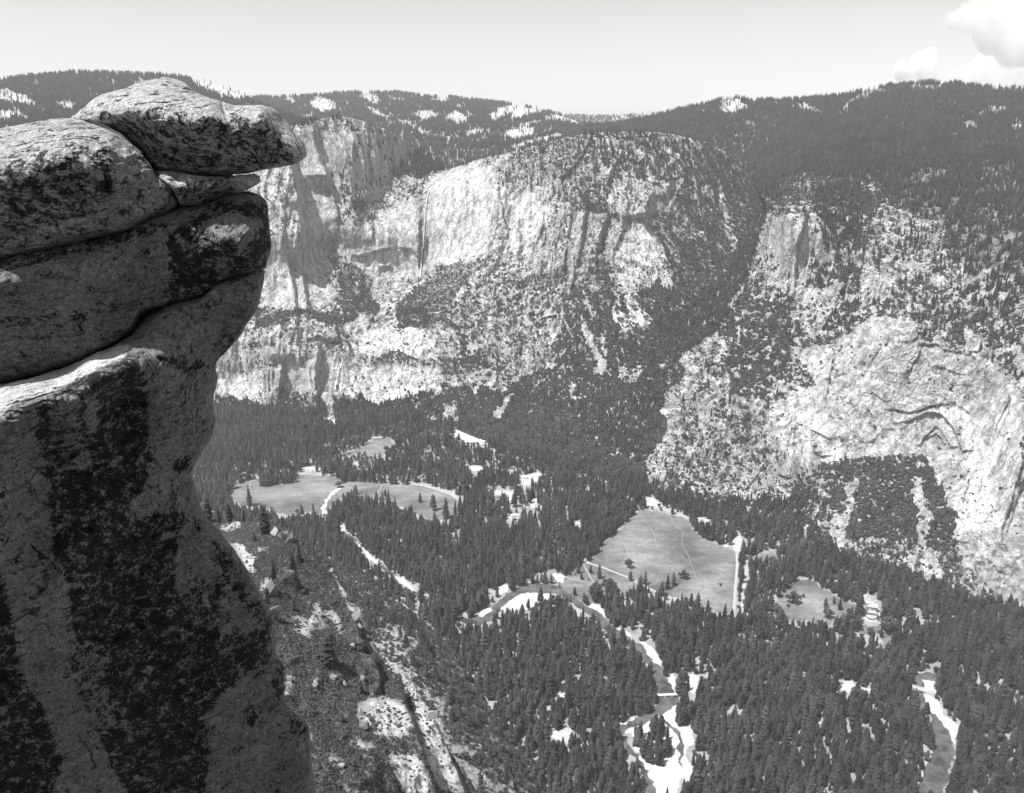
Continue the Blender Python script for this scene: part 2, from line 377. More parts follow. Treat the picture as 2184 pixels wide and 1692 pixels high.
W_FEAT = [
    (K4([(235, 480), (270, 600), (295, 750), (310, 900), (318, 1010)]), 170, 90, 55, V_),
    (K4([(410, 280), (430, 420), (470, 520), (500, 600)]), 95, 45, 44, V_),
    (K4([(545, 680), (560, 780), (590, 900)]), 60, 20, 16, V_),
    (K4([(205, 1130), (250, 1300), (280, 1450), (300, 1600)]), 70, 40, 20, V_),
    (K4([(290, 1120), (330, 1300), (360, 1480), (370, 1590)]), 55, 12, 24, V_),
    (K4([(165, 700), (190, 800), (210, 900)]), 40, 18, 10, V_),
    (K7([(570, 230), (565, 350), (555, 470)]), 30, 14, 9, V_), (K7([(470, 290), (470, 360)]), 20, 12, 8, V_),
    (K7([(680, 220), (690, 340), (700, 470)]), 48, 18, 14, V_), (K7([(765, 330), (755, 400), (750, 470)]), 26, 12, 9, V_),
    (K7([(780, 330), (850, 305), (930, 350)]), 26, 14, 14, H_),
    (K7([(455, 590), (460, 720)]), 20, 10, 5, V_), (K7([(485, 590), (480, 740)]), 16, 8, 5, V_), (K7([(515, 580), (505, 750)]), 20, 8, 6, V_),
    (K7([(570, 560), (565, 640), (560, 740)]), 55, 16, 20, V_), (K7([(775, 560), (800, 740)]), 20, 14, 6, V_),
    (K7([(835, 440), (815, 560), (812, 650), (820, 745)]), 130, 40, 36, V_),
    (K7([(970, 200), (975, 320)]), 40, 30, 12, V_), (K7([(1200, 150), (1260, 130)]), 35, 30, 14, V_),
    (K4([(1185, 740), (1175, 900), (1165, 1050), (1165, 1200)]), 26, 30, 12, V_),
    (K4([(1225, 1060), (1215, 1130), (1215, 1210)]), 26, 20, 9, V_),
    (K4([(740, 1170), (800, 1160), (900, 1130), (950, 1120)]), 45, 40, 22, H_),
    (K4([(1050, 1120), (1120, 1130), (1150, 1180)]), 20, 20, 12, H_),
    (K4([(905, 1250), (950, 1245)]), 40, 10, 12, H_),
    (K4([(840, 910), (835, 1060)]), 30, 22, 8, V_), (K4([(630, 1100), (640, 1180)]), 18, 12, 6, V_), (K4([(950, 960), (955, 1070)]), 12, 14, 4, V_),
    (K4([(1500, 550), (1508, 700), (1512, 850)]), 16, 20, 6, V_), (K4([(1415, 650), (1410, 1000)]), 8, 20, 4, V_),
    (K4([(1735, 740), (1765, 880), (1795, 1010)]), 45, 26, 14, V_), (K4([(1845, 820), (1880, 1000), (1900, 1120)]), 30, 20, 9, V_),
    (K4([(800, 1690), (850, 1580), (880, 1540)]), 30, 26, 12, V_),
    (K5([(430, 890), (400, 1050), (375, 1250)]), 55, 26, 18, V_), (K5([(535, 830), (515, 950), (490, 1150), (430, 1380)]), 95, 26, 26, V_),
    (K5([(685, 890), (640, 1000), (600, 1180)]), 90, 30, 34, V_), (K5([(835, 760), (825, 900), (790, 1000), (730, 1170)]), 60, 22, 15, V_),
    (K5([(350, 980), (320, 1150)]), 40, 18, 14, V_), (K5([(1000, 720), (965, 800), (950, 870)]), 80, 30, 42, V_), (K5([(1150, 640), (1100, 740)]), 50, 26, 34, V_),
    (K5([(890, 760), (870, 880)]), 26, 10, 8, V_), (K5([(245, 840), (225, 960), (190, 1080)]), 30, 16, 9, V_), (K5([(60, 900), (80, 1100)]), 20, 14, 8, V_),
    (K5([(560, 360), (480, 500), (360, 620)]), 30, 20, 10, V_), (K5([(860, 360), (780, 470), (700, 600)]), 35, 20, 12, V_), (K5([(1050, 420), (1060, 490)]), 26, 16, 8, V_),
    (K5([(1380, 600), (1420, 700)]), 26, 18, 10, V_), (K5([(1480, 560), (1440, 880)]), 40, 30, 14, V_),
]
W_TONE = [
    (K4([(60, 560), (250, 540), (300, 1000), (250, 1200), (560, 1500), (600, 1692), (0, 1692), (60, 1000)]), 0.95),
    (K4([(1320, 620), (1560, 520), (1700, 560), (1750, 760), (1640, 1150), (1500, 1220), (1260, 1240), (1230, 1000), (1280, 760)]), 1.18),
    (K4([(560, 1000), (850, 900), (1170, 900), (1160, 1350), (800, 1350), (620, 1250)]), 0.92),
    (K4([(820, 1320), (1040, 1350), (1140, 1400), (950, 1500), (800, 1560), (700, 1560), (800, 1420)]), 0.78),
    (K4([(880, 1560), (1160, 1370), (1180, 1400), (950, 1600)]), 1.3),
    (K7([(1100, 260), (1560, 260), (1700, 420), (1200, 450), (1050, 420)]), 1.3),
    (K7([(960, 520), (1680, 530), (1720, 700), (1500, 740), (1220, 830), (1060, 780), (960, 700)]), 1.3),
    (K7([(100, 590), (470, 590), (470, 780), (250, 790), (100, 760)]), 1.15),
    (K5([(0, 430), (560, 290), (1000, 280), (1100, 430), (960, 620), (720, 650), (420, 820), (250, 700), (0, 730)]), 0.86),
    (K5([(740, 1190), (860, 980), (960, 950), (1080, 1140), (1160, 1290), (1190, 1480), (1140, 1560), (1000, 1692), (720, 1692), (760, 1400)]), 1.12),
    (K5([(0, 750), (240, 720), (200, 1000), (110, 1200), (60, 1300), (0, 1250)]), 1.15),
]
W_SMOOTH = [
    (K4([(1320, 620), (1560, 520), (1700, 560), (1700, 760), (1600, 1150), (1500, 1220), (1260, 1240), (1100, 1250), (760, 1000), (860, 920), (1150, 780)]), 0.28),
    (K4([(330, 300), (700, 300), (650, 600), (560, 1000), (300, 1000), (240, 520)]), 0.3),
    (K4([(60, 1150), (350, 1060), (600, 1480), (300, 1600), (60, 1500)]), 0.45),
    (K7([(960, 520), (1700, 520), (1720, 720), (1220, 830), (1050, 790)]), 0.35), (K7([(1050, 260), (1560, 260), (1700, 420), (1200, 450)]), 0.45),
    (K7([(100, 590), (940, 450), (940, 760), (100, 760)]), 0.3),
    (K8([(0, 700), (340, 720), (800, 500), (1600, 400), (1400, 1400), (0, 1400)]), 0.3),
]
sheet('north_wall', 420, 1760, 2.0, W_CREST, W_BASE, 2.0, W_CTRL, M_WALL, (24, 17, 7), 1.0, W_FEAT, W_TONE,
      stain=[(K4([(1140, 720), (1250, 700), (1260, 1240), (1130, 1240)]), 0.7), (K4([(1480, 540), (1540, 540), (1530, 860), (1480, 860)]), 0.8), (K4([(400, 260), (680, 300), (640, 560), (470, 560)]), 0.5),
             (K7([(1360, 540), (1700, 540), (1700, 730), (1360, 760)]), 0.35), (K5([(280, 860), (760, 860), (700, 1300), (280, 1300)]), 0.7)],
      smoothness=W_SMOOTH, tone0=0.84, rib=38.0, ribs=[(K4([(0, 560), (260, 540), (330, 1000), (250, 1150), (60, 1150)]), 0.8), (K5([(180, 380), (560, 300), (1000, 300), (1250, 600), (950, 880), (820, 1000), (700, 1250), (420, 1450), (250, 1300), (200, 1000), (300, 700)]), 1.0), (K4([(1640, 560), (2082, 500), (2082, 1250), (1900, 1300), (1700, 1100)]), 0.8),
            (K7([(440, 230), (780, 200), (760, 480), (450, 480)]), 0.7), (K7([(440, 560), (600, 560), (600, 750), (440, 750)]), 0.7), (K8([(0, 0), (740, 0), (700, 540), (0, 560)]), 0.5), (K4([(640, 330), (1100, 400), (900, 640), (640, 850), (600, 700)]), 0.7), (K5([(1200, 420), (1900, 560), (1700, 900), (1250, 900)]), 0.6)])

R_TOP = D0([(1180, 285), (1240, 272), (1330, 263), (1400, 247), (1450, 234), (1500, 224), (1540, 213), (1570, 208), (1600, 215), (1680, 214), (1760, 208), (1800, 205), (1850, 193), (1900, 184), (1960, 178), (2040, 178), (2100, 188), (2184, 190), (2320, 196)])
R_BASE = D0([(1180, 420), (1300, 420), (1360, 900), (1400, 1060), (1430, 1062), (1560, 1092), (1700, 1130), (1800, 1190), (1900, 1232), (2000, 1262), (2100, 1292), (2184, 1312), (2320, 1350)])
R_CTRL = [(1430, 1060, 'F'), (1560, 1090, 'F'), (1700, 1128, 'F'), (1800, 1188, 'F'), (1900, 1230, 'F'), (2000, 1260, 'F'), (2100, 1290, 'F'), (2184, 1310, 'F'), (2300, 1340, 'F'),
          (1440, 1000, 2330), (1550, 1020, 2240), (1700, 1040, 2160), (1740, 1000, 2140), (1850, 1060, 1990), (1950, 1000, 1990), (2020, 1100, 1830), (2060, 1200, 1700), (1900, 1150, 1860),
          (1500, 850, 2420), (1600, 850, 2370), (1700, 850, 2300), (1850, 900, 2160), (1950, 900, 2090), (2000, 950, 2030), (2100, 1000, 1900), (2184, 1100, 1770), (2184, 900, 1870), (2300, 900, 1800),
          (1560, 680, 2660), (1620, 700, 2590), (1750, 740, 2460), (1850, 700, 2390), (2000, 780, 2200), (2100, 780, 2110), (2184, 650, 2200), (2300, 650, 2150),
          (1640, 520, 2840), (1740, 560, 2680), (1850, 480, 2760), (1870, 600, 2540), (2000, 560, 2520), (2184, 450, 2680), (2300, 450, 2600),
          (1660, 430, 2960), (1740, 400, 3080), (2000, 380, 3080), (2184, 330, 3420), (1800, 310, 3900), (1660, 380, 3800), (1650, 330, 4500), (1590, 350, 4650), (1500, 300, 4900), (1400, 290, 5100), (1250, 295, 5400), (1200, 330, 5200), (1400, 340, 4900),
          (2000, 180, 5300), (2000, 280, 4000), (1570, 210, 5700), (1400, 248, 6100), (2184, 192, 4900), (2300, 196, 4800), (1800, 206, 5600), (1200, 280, 6300)]
R_FEAT = [
    (J1([(1345, 420), (1300, 490), (1250, 580)]), 26, 40, 9, V_), (J1([(1055, 400), (1020, 450), (980, 510)]), 14, 30, 6, V_), (J1([(955, 440), (940, 500)]), 10, 20, 5, V_),
    (J1([(1330, 240), (1320, 310), (1290, 350)]), 14, 26, 7, V_), (J1([(730, 400), (700, 560), (660, 800)]), 26, 34, 9, V_), (J1([(600, 150), (570, 200)]), 20, 16, 8, V_),
    (J1([(1350, 375), (1400, 370), (1450, 372), (1500, 405), (1600, 430)]), 24, 20, 7, H_), (J1([(1690, 445), (1740, 470), (1780, 530), (1810, 600), (1830, 640)]), 26, 22, 7, H_),
    (J1([(1460, 530), (1540, 560), (1660, 590)]), 12, 14, 5, H_), (J1([(1620, 665), (1720, 670), (1800, 690)]), 16, 14, 6, H_),
    (J1([(1000, 720), (1060, 760), (1110, 780), (1170, 770)]), 16, 16, 6, H_), (J1([(1170, 840), (1250, 865), (1340, 840), (1420, 815), (1500, 800)]), 24, 24, 8, H_),
    (J1([(1580, 790), (1640, 830), (1700, 875)]), 16, 16, 6, H_), (J1([(1090, 570), (1160, 580), (1160, 600)]), 10, 12, 5, H_),
    (J1([(1245, 930), (1300, 900), (1360, 872), (1450, 860), (1510, 890), (1560, 950), (1600, 1020), (1640, 1130)]), 30, 40, 8, H_),
    (J1([(1340, 1090), (1380, 1030), (1420, 985), (1450, 965), (1490, 990), (1530, 1050), (1560, 1110)]), 20, 26, 7, H_),
    (J1([(1400, 1035), (1450, 1012), (1490, 1040), (1510, 1090)]), 12, 12, 5, H_),
    (J1([(780, 900), (840, 980), (890, 1050), (950, 1080), (1000, 1075), (1060, 1000), (1080, 980)]), 14, 14, 5, H_), (J1([(1130, 1100), (1180, 1060), (1210, 1040)]), 14, 14, 6, H_),
    (J1([(590, 1140), (640, 1175), (690, 1170)]), 14, 12, 5, H_), (J1([(570, 990), (640, 1020), (690, 1050)]), 12, 12, 5, H_), (J1([(780, 790), (850, 790)]), 12, 12, 5, H_),
    (J1([(445, 950), (430, 1080)]), 10, 12, 4, V_), (J1([(485, 990), (475, 1080)]), 8, 10, 4, V_), (J1([(1660, 1230), (1700, 1330), (1640, 1500)]), 12, 20, 6, V_),
    (J1([(1890, 950), (1850, 1100), (1820, 1230)]), 10, 20, 4, V_), (J1([(1780, 1300), (1760, 1500)]), 12, 26, 5, V_), (J1([(2060, 1250), (1990, 1480), (1920, 1692)]), 30, 40, 14, V_), (J1([(2082, 1340), (2020, 1500), (1960, 1692)]), 16, 12, 8, V_),
    (J1([(1980, 760), (1880, 960)]), 14, 26, 6, V_), (J1([(1650, 250), (1720, 290), (1780, 300)]), 16, 14, 6, H_), (J1([(100, 1400), (160, 1330), (210, 1250)]), 14, 20, 6, V_), (J1([(350, 1310), (410, 1330)]), 14, 16, 6, H_),
    (K6([(330, 800), (270, 950), (200, 1150), (190, 1400)]), 40, 40, 16, V_), (K6([(640, 1200), (660, 1080), (700, 960)]), 40, 40, 14, V_), (K6([(520, 1400), (430, 1600), (380, 1690)]), 26, 26, 10, V_),
    (K6([(770, 1400), (740, 1500)]), 26, 26, 9, V_), (K8([(1830, 460), (1790, 580)]), 30, 24, 8, V_), (K8([(1980, 950), (2010, 930), (2060, 940)]), 16, 12, 6, H_), (K8([(1830, 1230), (1880, 1190)]), 16, 14, 6, H_), (K8([(1900, 1345), (1970, 1350)]), 20, 12, 6, H_),
]
R_BARE = ([K5([(1520, 150), (1540, 90), (1600, 50), (1650, 60), (1720, 100), (1680, 130), (1600, 170), (1560, 190)]), K5([(2020, 90), (2082, 60), (2082, 150), (2050, 150)])] +
          [K6(q) for q in ([(180, 190), (260, 200), (380, 290), (280, 280), (200, 240)], [(460, 270), (560, 200), (680, 140), (900, 115), (780, 160), (620, 210), (490, 270)], [(1060, 225), (1130, 195), (1145, 205), (1070, 240)], [(1350, 310), (1550, 230), (1640, 220), (1630, 260), (1420, 325)], [(1270, 350), (1340, 345), (1420, 400), (1300, 385)], [(1180, 425), (1250, 400), (1240, 430)], [(1640, 330), (1716, 310), (1716, 385), (1650, 370)], [(980, 85), (1330, 70), (1300, 90), (1000, 115)], [(1500, 115), (1716, 110), (1716, 128), (1500, 130)])])
R_TONE = [
    (D0([(1180, 100), (2400, 100), (2400, 640), (2184, 600)]) + K6([(1500, 1300), (1250, 1250), (1200, 1000), (1000, 950), (900, 880), (720, 690), (400, 690), (250, 640), (100, 720)]) + D0([(1640, 420), (1180, 420)]), 0.42),
    (J1([(800, 300), (1250, 220), (1350, 360), (1600, 430), (1750, 480), (1830, 640), (1800, 730), (1600, 760), (1480, 800), (1200, 860), (1000, 720), (760, 500)]), 0.8),
    (J1([(700, 780), (950, 830), (1180, 880), (1210, 980), (1150, 1080), (1000, 1090), (880, 1050), (780, 900)]), 0.82),
    (J1([(1250, 920), (1450, 860), (1640, 950), (1660, 1230), (1560, 1692), (2082, 1692), (2082, 760), (1900, 760), (1700, 880), (1500, 800), (1250, 880)]), 1.18),
    (J1([(200, 780), (650, 850), (750, 1000), (850, 1200), (520, 1250), (330, 1100)]), 1.15),
    (J1([(480, 500), (690, 390), (760, 500), (650, 800), (450, 780)]), 0.95),
    (K6([(640, 1250), (830, 1290), (800, 1500), (650, 1450)]), 0.8), (K6([(180, 1000), (330, 950), (280, 1300), (240, 1500), (180, 1450)]), 0.85),
]
R_TONE += [(p, 1.15) for p in R_BARE]
R_STAIN = [(J1([(1100, 280), (1350, 220), (1850, 640), (1800, 760), (1480, 860), (1170, 860), (1000, 700), (1080, 560)]), 0.75), (J1([(840, 820), (1100, 850), (1060, 1000), (860, 1000)]), 0.45),
           (J1([(1850, 1100), (2082, 1050), (2082, 1692), (1880, 1692)]), 0.45), (J1([(660, 1050), (880, 1080), (860, 1230), (650, 1220)]), 0.5)]
R_KEEP = D0([(1180, 100), (2400, 100), (2400, 1400), (1420, 1400), (1422, 1010), (1440, 950), (1475, 850), (1500, 775), (1540, 700), (1562, 655), (1600, 590), (1620, 520), (1636, 450), (1628, 425), (1612, 396), (1596, 372), (1560, 350), (1500, 318), (1450, 308), (1400, 300), (1250, 302), (1180, 330)])
sheet('royal_wall', 1180, 2320, 2.0, R_TOP, R_BASE, 2.0, R_CTRL, M_WALL, (22, 13, 6), 1.0, R_FEAT, R_TONE, R_STAIN,
      [(J1([(1250, 920), (1450, 860), (1640, 950), (1700, 880), (2082, 760), (2082, 1692), (1560, 1692), (1420, 1280)]), 0.3), (J1([(800, 300), (1250, 220), (1830, 640), (1600, 760), (1000, 720)]), 0.4),
       (D0([(1500, 1050), (1740, 960), (1960, 960), (2050, 1240), (2300, 1300), (2300, 1400), (1400, 1400)]), 0.25)], R_KEEP, skirt=((40, -4), (200, -50), (600, -250)), tone0=0.8, fk=1.35, rib=16.0, ribs=[(K6([(0, 700), (340, 700), (260, 1100), (200, 1500), (0, 1500)]), 1.0), (K8([(1450, 500), (2082, 300), (2082, 1400), (1500, 1400), (1600, 900)]), 0.7), (K6([(620, 950), (760, 900), (860, 1300), (640, 1500)]), 1.0), (J1([(200, 800), (700, 780), (850, 1200), (300, 1250)]), 0.8), (J1([(1650, 900), (2082, 800), (2082, 1692), (1560, 1692)]), 0.35), (J1([(430, 0), (800, 0), (760, 480), (420, 480)]), 0.8)])
bpy.data.objects['royal_wall'].name = 'east_wall'; SHEETS['east_wall'] = SHEETS.pop('royal_wall')

BARE_FAR = [K4(q) for q in ([(195, 65), (250, 42), (298, 75), (280, 95)], [(383, 80), (450, 38), (560, 75), (578, 145), (480, 165), (400, 115)], [(738, 50), (800, 18), (870, 40), (920, 98), (850, 105), (780, 72)], [(785, 122), (850, 128), (975, 200), (950, 220), (850, 180)], [(1100, 168), (1180, 143), (1260, 143), (1322, 190), (1200, 208)], [(1335, 195), (1430, 138), (1535, 185), (1500, 230), (1380, 212)], [(1230, 92), (1350, 28), (1405, 78), (1290, 80)], [(1500, 138), (1602, 182), (1540, 188)], [(1415, 120), (1460, 95), (1490, 130)], [(1655, 172), (1760, 108), (1900, 92), (1925, 122), (1700, 215)], [(1765, 208), (1950, 128), (2090, 112), (2090, 145), (1850, 205)], [(985, 225), (1080, 216), (1220, 298), (1425, 328), (1400, 348), (1200, 318), (1080, 252)], [(1495, 287), (1642, 268), (1600, 312), (1510, 328)], [(1740, 322), (1850, 256), (2005, 262), (1980, 335), (1850, 345)], [(1805, 415), (2090, 322), (2090, 355), (1850, 430)], [(1418, 490), (1492, 488), (1492, 518), (1418, 512)], [(1860, 240), (2000, 205), (2060, 225), (1950, 255)], [(1950, 60), (2090, 90), (2080, 100), (1960, 75)], [(925, 30), (1090, 75), (1050, 82), (960, 60)], [(930, 80), (990, 105), (970, 115)], [(330, 160), (430, 180), (400, 195), (340, 180)], [(600, 60), (690, 100), (660, 105)])] + \
    [K5(q) for q in ([(0, 118), (250, 122), (60, 182), (0, 192)], [(180, 186), (330, 168), (430, 188), (535, 247), (420, 232), (250, 202)], [(0, 268), (60, 253), (185, 290), (100, 332), (0, 342)], [(205, 292), (290, 262), (335, 285), (220, 308)], [(0, 392), (320, 308), (455, 308), (330, 348), (0, 424)], [(900, 175), (980, 148), (1050, 170), (980, 195)], [(140, 215), (210, 205), (190, 240)])] + \
    [K1(q) for q in ([(0, 225), (70, 240), (170, 285), (250, 330), (240, 350), (120, 340), (0, 325)], [(0, 365), (120, 385), (230, 430), (0, 440)], [(170, 195), (260, 200), (240, 225)], [(1270, 165), (1450, 190), (1680, 300), (1560, 305), (1330, 240), (1280, 200)], [(700, 200), (780, 195), (760, 220)], [(560, 215), (650, 240), (620, 260)], [(350, 310), (520, 330), (480, 390), (380, 350)], [(850, 180), (1000, 170), (950, 200)])]
def far(name, top, bot, ctrl, u0, u1, rough, tone0, d=3.0):
    return sheet(name, u0, u1, d, top, bot, d, ctrl, M_WALL, rough, 2.2, tone0=tone0, tone=[(p, 1.25) for p in BARE_FAR], near_floor=False, hshape=1.0, skirt=((60, -4), (300, -60), (900, -300)), crest_rough=1.5)
far('distant_ridge', D0([(1120, 262), (1215, 245), (1260, 248), (1330, 248), (1385, 241), (1420, 244), (1470, 246), (1560, 250)]), D0([(1120, 300), (1560, 300)]),
    [(1120, 262, 11000), (1385, 242, 11200), (1560, 250, 11000), (1120, 300, 9500), (1385, 300, 9500), (1560, 300, 9500), (1300, 248, 11500)], 1120, 1560, (60, 20, 6), 1.0)
far('high_plateau', D0([(380, 215), (470, 212), (555, 208), (640, 206), (740, 199), (800, 197), (860, 199), (910, 207), (960, 208), (1050, 218), (1110, 226), (1150, 233), (1200, 248), (1240, 263), (1300, 275), (1340, 280)]),
    D0([(380, 330), (560, 340), (800, 400), (960, 420), (1100, 370), (1340, 330)]),
    [(380, 215, 8000), (640, 206, 8800), (800, 198, 9000), (1050, 218, 8600), (1240, 263, 7600), (1340, 280, 7200), (560, 330, 5200), (800, 390, 4600), (960, 410, 4500), (1100, 360, 4700), (1330, 325, 5000),
     (700, 250, 7000), (900, 260, 6600), (1050, 270, 6300), (1200, 290, 5900), (900, 320, 5400), (1050, 330, 5200)], 380, 1340, (120, 40, 10), 0.6)
far('west_hills', D0([(-120, 182), (0, 173), (60, 164), (110, 161), (150, 156), (250, 158), (330, 161), (390, 166), (430, 172), (480, 187), (520, 205), (550, 222), (600, 240), (650, 262)]),
    D0([(-120, 330), (300, 330), (650, 330)]),
    [(-120, 182, 6500), (150, 157, 6800), (390, 167, 6500), (550, 222, 5900), (650, 262, 5400), (-120, 330, 3600), (300, 330, 3900), (650, 330, 4300), (50, 230, 5000), (450, 240, 5200)], -120, 650, (70, 26, 8), 0.6)

N_CREST = D0([(380, 1060), (420, 1075), (450, 1098), (470, 1117), (500, 1112), (519, 1110), (550, 1114), (577, 1118), (610, 1126), (640, 1155), (679, 1180), (702, 1196), (714, 1216), (726, 1250), (748, 1278), (769, 1302), (785, 1350), (807, 1400), (835, 1440), (863, 1478), (918, 1515), (936, 1550), (948, 1584), (975, 1625), (1007, 1671), (1050, 1745), (1080, 1800)])
N_FEAT = [
    (J3([(1020, 0), (1060, 120)]), 8, 16, 26, V_), (J3([(870, -60), (930, 60), (1050, 190)]), 20, 20, 36, V_), (J3([(1270, 540), (1320, 680), (1350, 800), (1420, 960), (1480, 1150), (1540, 1332)]), 30, 30, 46, V_),
    (J3([(1530, 640), (1590, 850), (1640, 960), (1720, 1150), (1790, 1332)]), 20, 16, 30, V_), (J3([(1800, 1060), (1840, 1160)]), 8, 10, 14, V_),
    (J2([(1530, 1050), (1560, 1200), (1640, 1330)]), 20, 14, 34, V_), (J2([(1480, 1000), (1490, 1070)]), 5, 8, 6, V_), (J3([(960, 680), (1000, 760)]), 12, 12, 24, V_), (J2([(1270, 1250), (1280, 1440)]), 12, 14, 22, V_), (J3([(1020, 200), (1060, 330), (1050, 420)]), 14, 14, 30, V_), (J2([(880, 480), (900, 600), (930, 700)]), 14, 14, 30, V_), (J2([(700, 560), (680, 720), (640, 840)]), 12, 14, 30, V_), (J2([(720, 300), (800, 330)]), 8, 12, 20, H_), (J3([(1130, 1080), (1180, 1180), (1220, 1280)]), 4, 10, 6, V_)]
BARE_N = [J2([(200, 150), (400, 110), (430, 170), (330, 190), (280, 220), (200, 200)]), J2([(300, 310), (460, 320), (480, 400), (560, 450), (540, 620), (450, 600), (350, 400)]), J2([(560, 370), (660, 370), (650, 420), (580, 420)]),
          J2([(660, 660), (720, 650), (680, 740), (620, 820), (590, 800)]), J2([(860, 1100), (990, 1060), (1080, 1110), (1130, 930), (1190, 940), (1200, 1080), (1260, 1130), (1120, 1190), (1090, 1290), (920, 1230)]),
          J2([(900, 1150), (1000, 1130), (1000, 1215), (920, 1215)]), J2([(1180, 1010), (1340, 990), (1410, 1080), (1370, 1230), (1330, 1180), (1290, 1080)]), J2([(1280, 520), (1380, 700), (1470, 860), (1430, 900), (1330, 640)]), J2([(1440, 920), (1600, 960), (1590, 1080), (1480, 1020)]),
          J3([(870, 560), (1000, 510), (1090, 510), (1280, 560), (1350, 760), (1300, 860), (1050, 840), (940, 760), (880, 700)]), J3([(1130, 1010), (1300, 980), (1380, 1000), (1490, 1200), (1480, 1332), (1240, 1332), (1190, 1150)]),
          J3([(1340, 540), (1460, 560), (1600, 850), (1740, 1150), (1800, 1332), (1600, 1332), (1500, 1100), (1430, 800)]), J3([(270, 290), (330, 350), (330, 480), (270, 470)]), J3([(630, 460), (680, 560), (650, 600)]),
          J3([(640, 280), (710, 300), (690, 350)]), J3([(490, 350), (540, 360), (510, 410)]), J3([(610, 970), (680, 1030), (770, 1060), (720, 1110), (620, 1060)]), J3([(460, 810), (520, 890), (480, 890)]), J3([(760, 1250), (900, 1280), (880, 1332), (770, 1332)]), J3([(1050, 100), (1200, 200), (1400, 440), (1380, 510), (1230, 330), (1140, 230)]), J3([(840, 880), (1010, 900), (1020, 960), (860, 990)])]
def m_slope():
    n = N('slope_granite')
    f = n.noise(1 / 1.3, 6, 0.75); g = n.noise(1 / 9, 5, 0.65, None, 0.5)
    v = n.math('MULTIPLY', n.ramp(f, [(0.33, 0.5), (0.66, 1.2)]), n.ramp(g, [(0.3, 0.7), (0.7, 1.15)]))
    h = n.math('ADD', n.math('MULTIPLY', n.noise(1 / 5, 8, 0.7), 4.0), n.math('MULTIPLY', f, 0.8))
    return n.out(n.math('MULTIPLY', n.math('MULTIPLY', v, n.attr('tone')), 0.56), h, 0.8, 1.0)
M_SLOPE = m_slope()
sheet('near_slope', 380, 1080, 2.0, N_CREST, D0([(380, 1800), (1000, 1800), (1080, 1802)]), 2.0,
      [(380, 1080, 690), (470, 1117, 640), (577, 1120, 610), (679, 1182, 560), (726, 1250, 530), (807, 1400, 470), (918, 1515, 430), (1007, 1671, 395), (1070, 1790, 375), (560, 1250, 480), (640, 1260, 500), (650, 1450, 400),
       (600, 1650, 320), (800, 1650, 350), (700, 1790, 300), (440, 1300, 450), (400, 1700, 280), (900, 1700, 365), (760, 1500, 410)], M_SLOPE, (5.0, 3.2, 1.1), 0.26, N_FEAT,
      [(p, 1.0) for p in BARE_N], tone0=0.26, near_floor=False, hshape=0.8, skirt=((4, -12), (14, -60), (50, -200)), crest_rough=4.0, fk=1.9)  # low base tone: darker soil, with the shade between the brush put in
T_TOP = D0([(600, 1140), (650, 1162), (700, 1190), (790, 1228), (850, 1285), (960, 1375), (1000, 1440), (1060, 1530), (1130, 1640), (1170, 1700), (1240, 1800)])
T_BOT = D0([(600, 1175), (700, 1240), (760, 1340), (807, 1440), (863, 1520), (918, 1560), (960, 1640), (1010, 1720), (1060, 1800), (1240, 1830)])
sheet('talus_slope', 600, 1240, 2.5, T_TOP, T_BOT, 2.5,
      [(u, v, 'F') for u, v in T_TOP] + [(700, 1238, 1650), (760, 1330, 1380), (807, 1420, 1210), (863, 1500, 1110), (918, 1545, 1040), (1000, 1700, 900), (1060, 1790, 860), (1150, 1790, 960), (1050, 1650, 1000), (960, 1520, 1130), (880, 1400, 1270)],
      M_TALUS, (5, 5, 3), 0.5, tone0=1.35, hshape=1.0, skirt=((10, -2), (40, -10)))

# ------------------------------------------------------------------ valley floor and what lies on it
gx = np.concatenate([np.linspace(-7600, -2600, 20), np.linspace(-2500, 2900, 270), np.linspace(3000, 7600, 20)])
gy = np.concatenate([np.linspace(-250, 700, 12), np.linspace(720, 3900, 210), np.linspace(4000, 12400, 14)])
GX, GY = np.meshgrid(gx, gy)
def ground_z(x, y):
    """gentle rise and fall of the valley floor"""
    return 0.0 * x
GZ = ground_z(GX, GY)
idx = np.arange(GX.size).reshape(GX.shape)
tag(mesh_np('valley_floor', np.stack([GX, GY, GZ], -1).reshape(-1, 3), np.stack([idx[:-1, :-1], idx[:-1, 1:], idx[1:, 1:], idx[1:, :-1]], -1).reshape(-1, 4), M_GROUND), kind='structure')
for nme in ('north_wall', 'east_wall', 'distant_ridge', 'high_plateau', 'west_hills', 'near_slope', 'talus_slope'):
    tag(bpy.data.objects[nme], kind='structure')
def patch(name, pts, mat, z, wob=2.6):
    """a flat piece of ground traced on the valley floor"""
    P = world_at([p[0] for p in pts], [p[1] for p in pts], floor_y([p[0] for p in pts], [p[1] for p in pts], z))
    out = []
    for a, b in zip(P, np.roll(P, -1, 0)):
        n = max(1, int(np.linalg.norm(b - a) / 6))
        for i in range(n):
            q = a + (b - a) * i / n
            out.append((q[0] + wob * vnoise(np.array([q[0] / 7]), np.array([q[1] / 7]), np.array([0.0]), 9)[0] * 2, q[1] + wob * vnoise(np.array([q[0] / 7]), np.array([q[1] / 7]), np.array([5.0]), 9)[0] * 2, z))
    bm = bmesh.new(); f = bm.faces.new([bm.verts.new(p) for p in out]); f.normal_update()
    if f.normal.z < 0: f.normal_flip()
    bmesh.ops.triangulate(bm, faces=bm.faces[:])
    me = bpy.data.meshes.new(name); bm.to_mesh(me); bm.free(); me.materials.append(mat)
    o = bpy.data.objects.new(name, me); COL.objects.link(o); tag(o, kind='structure')
    return o
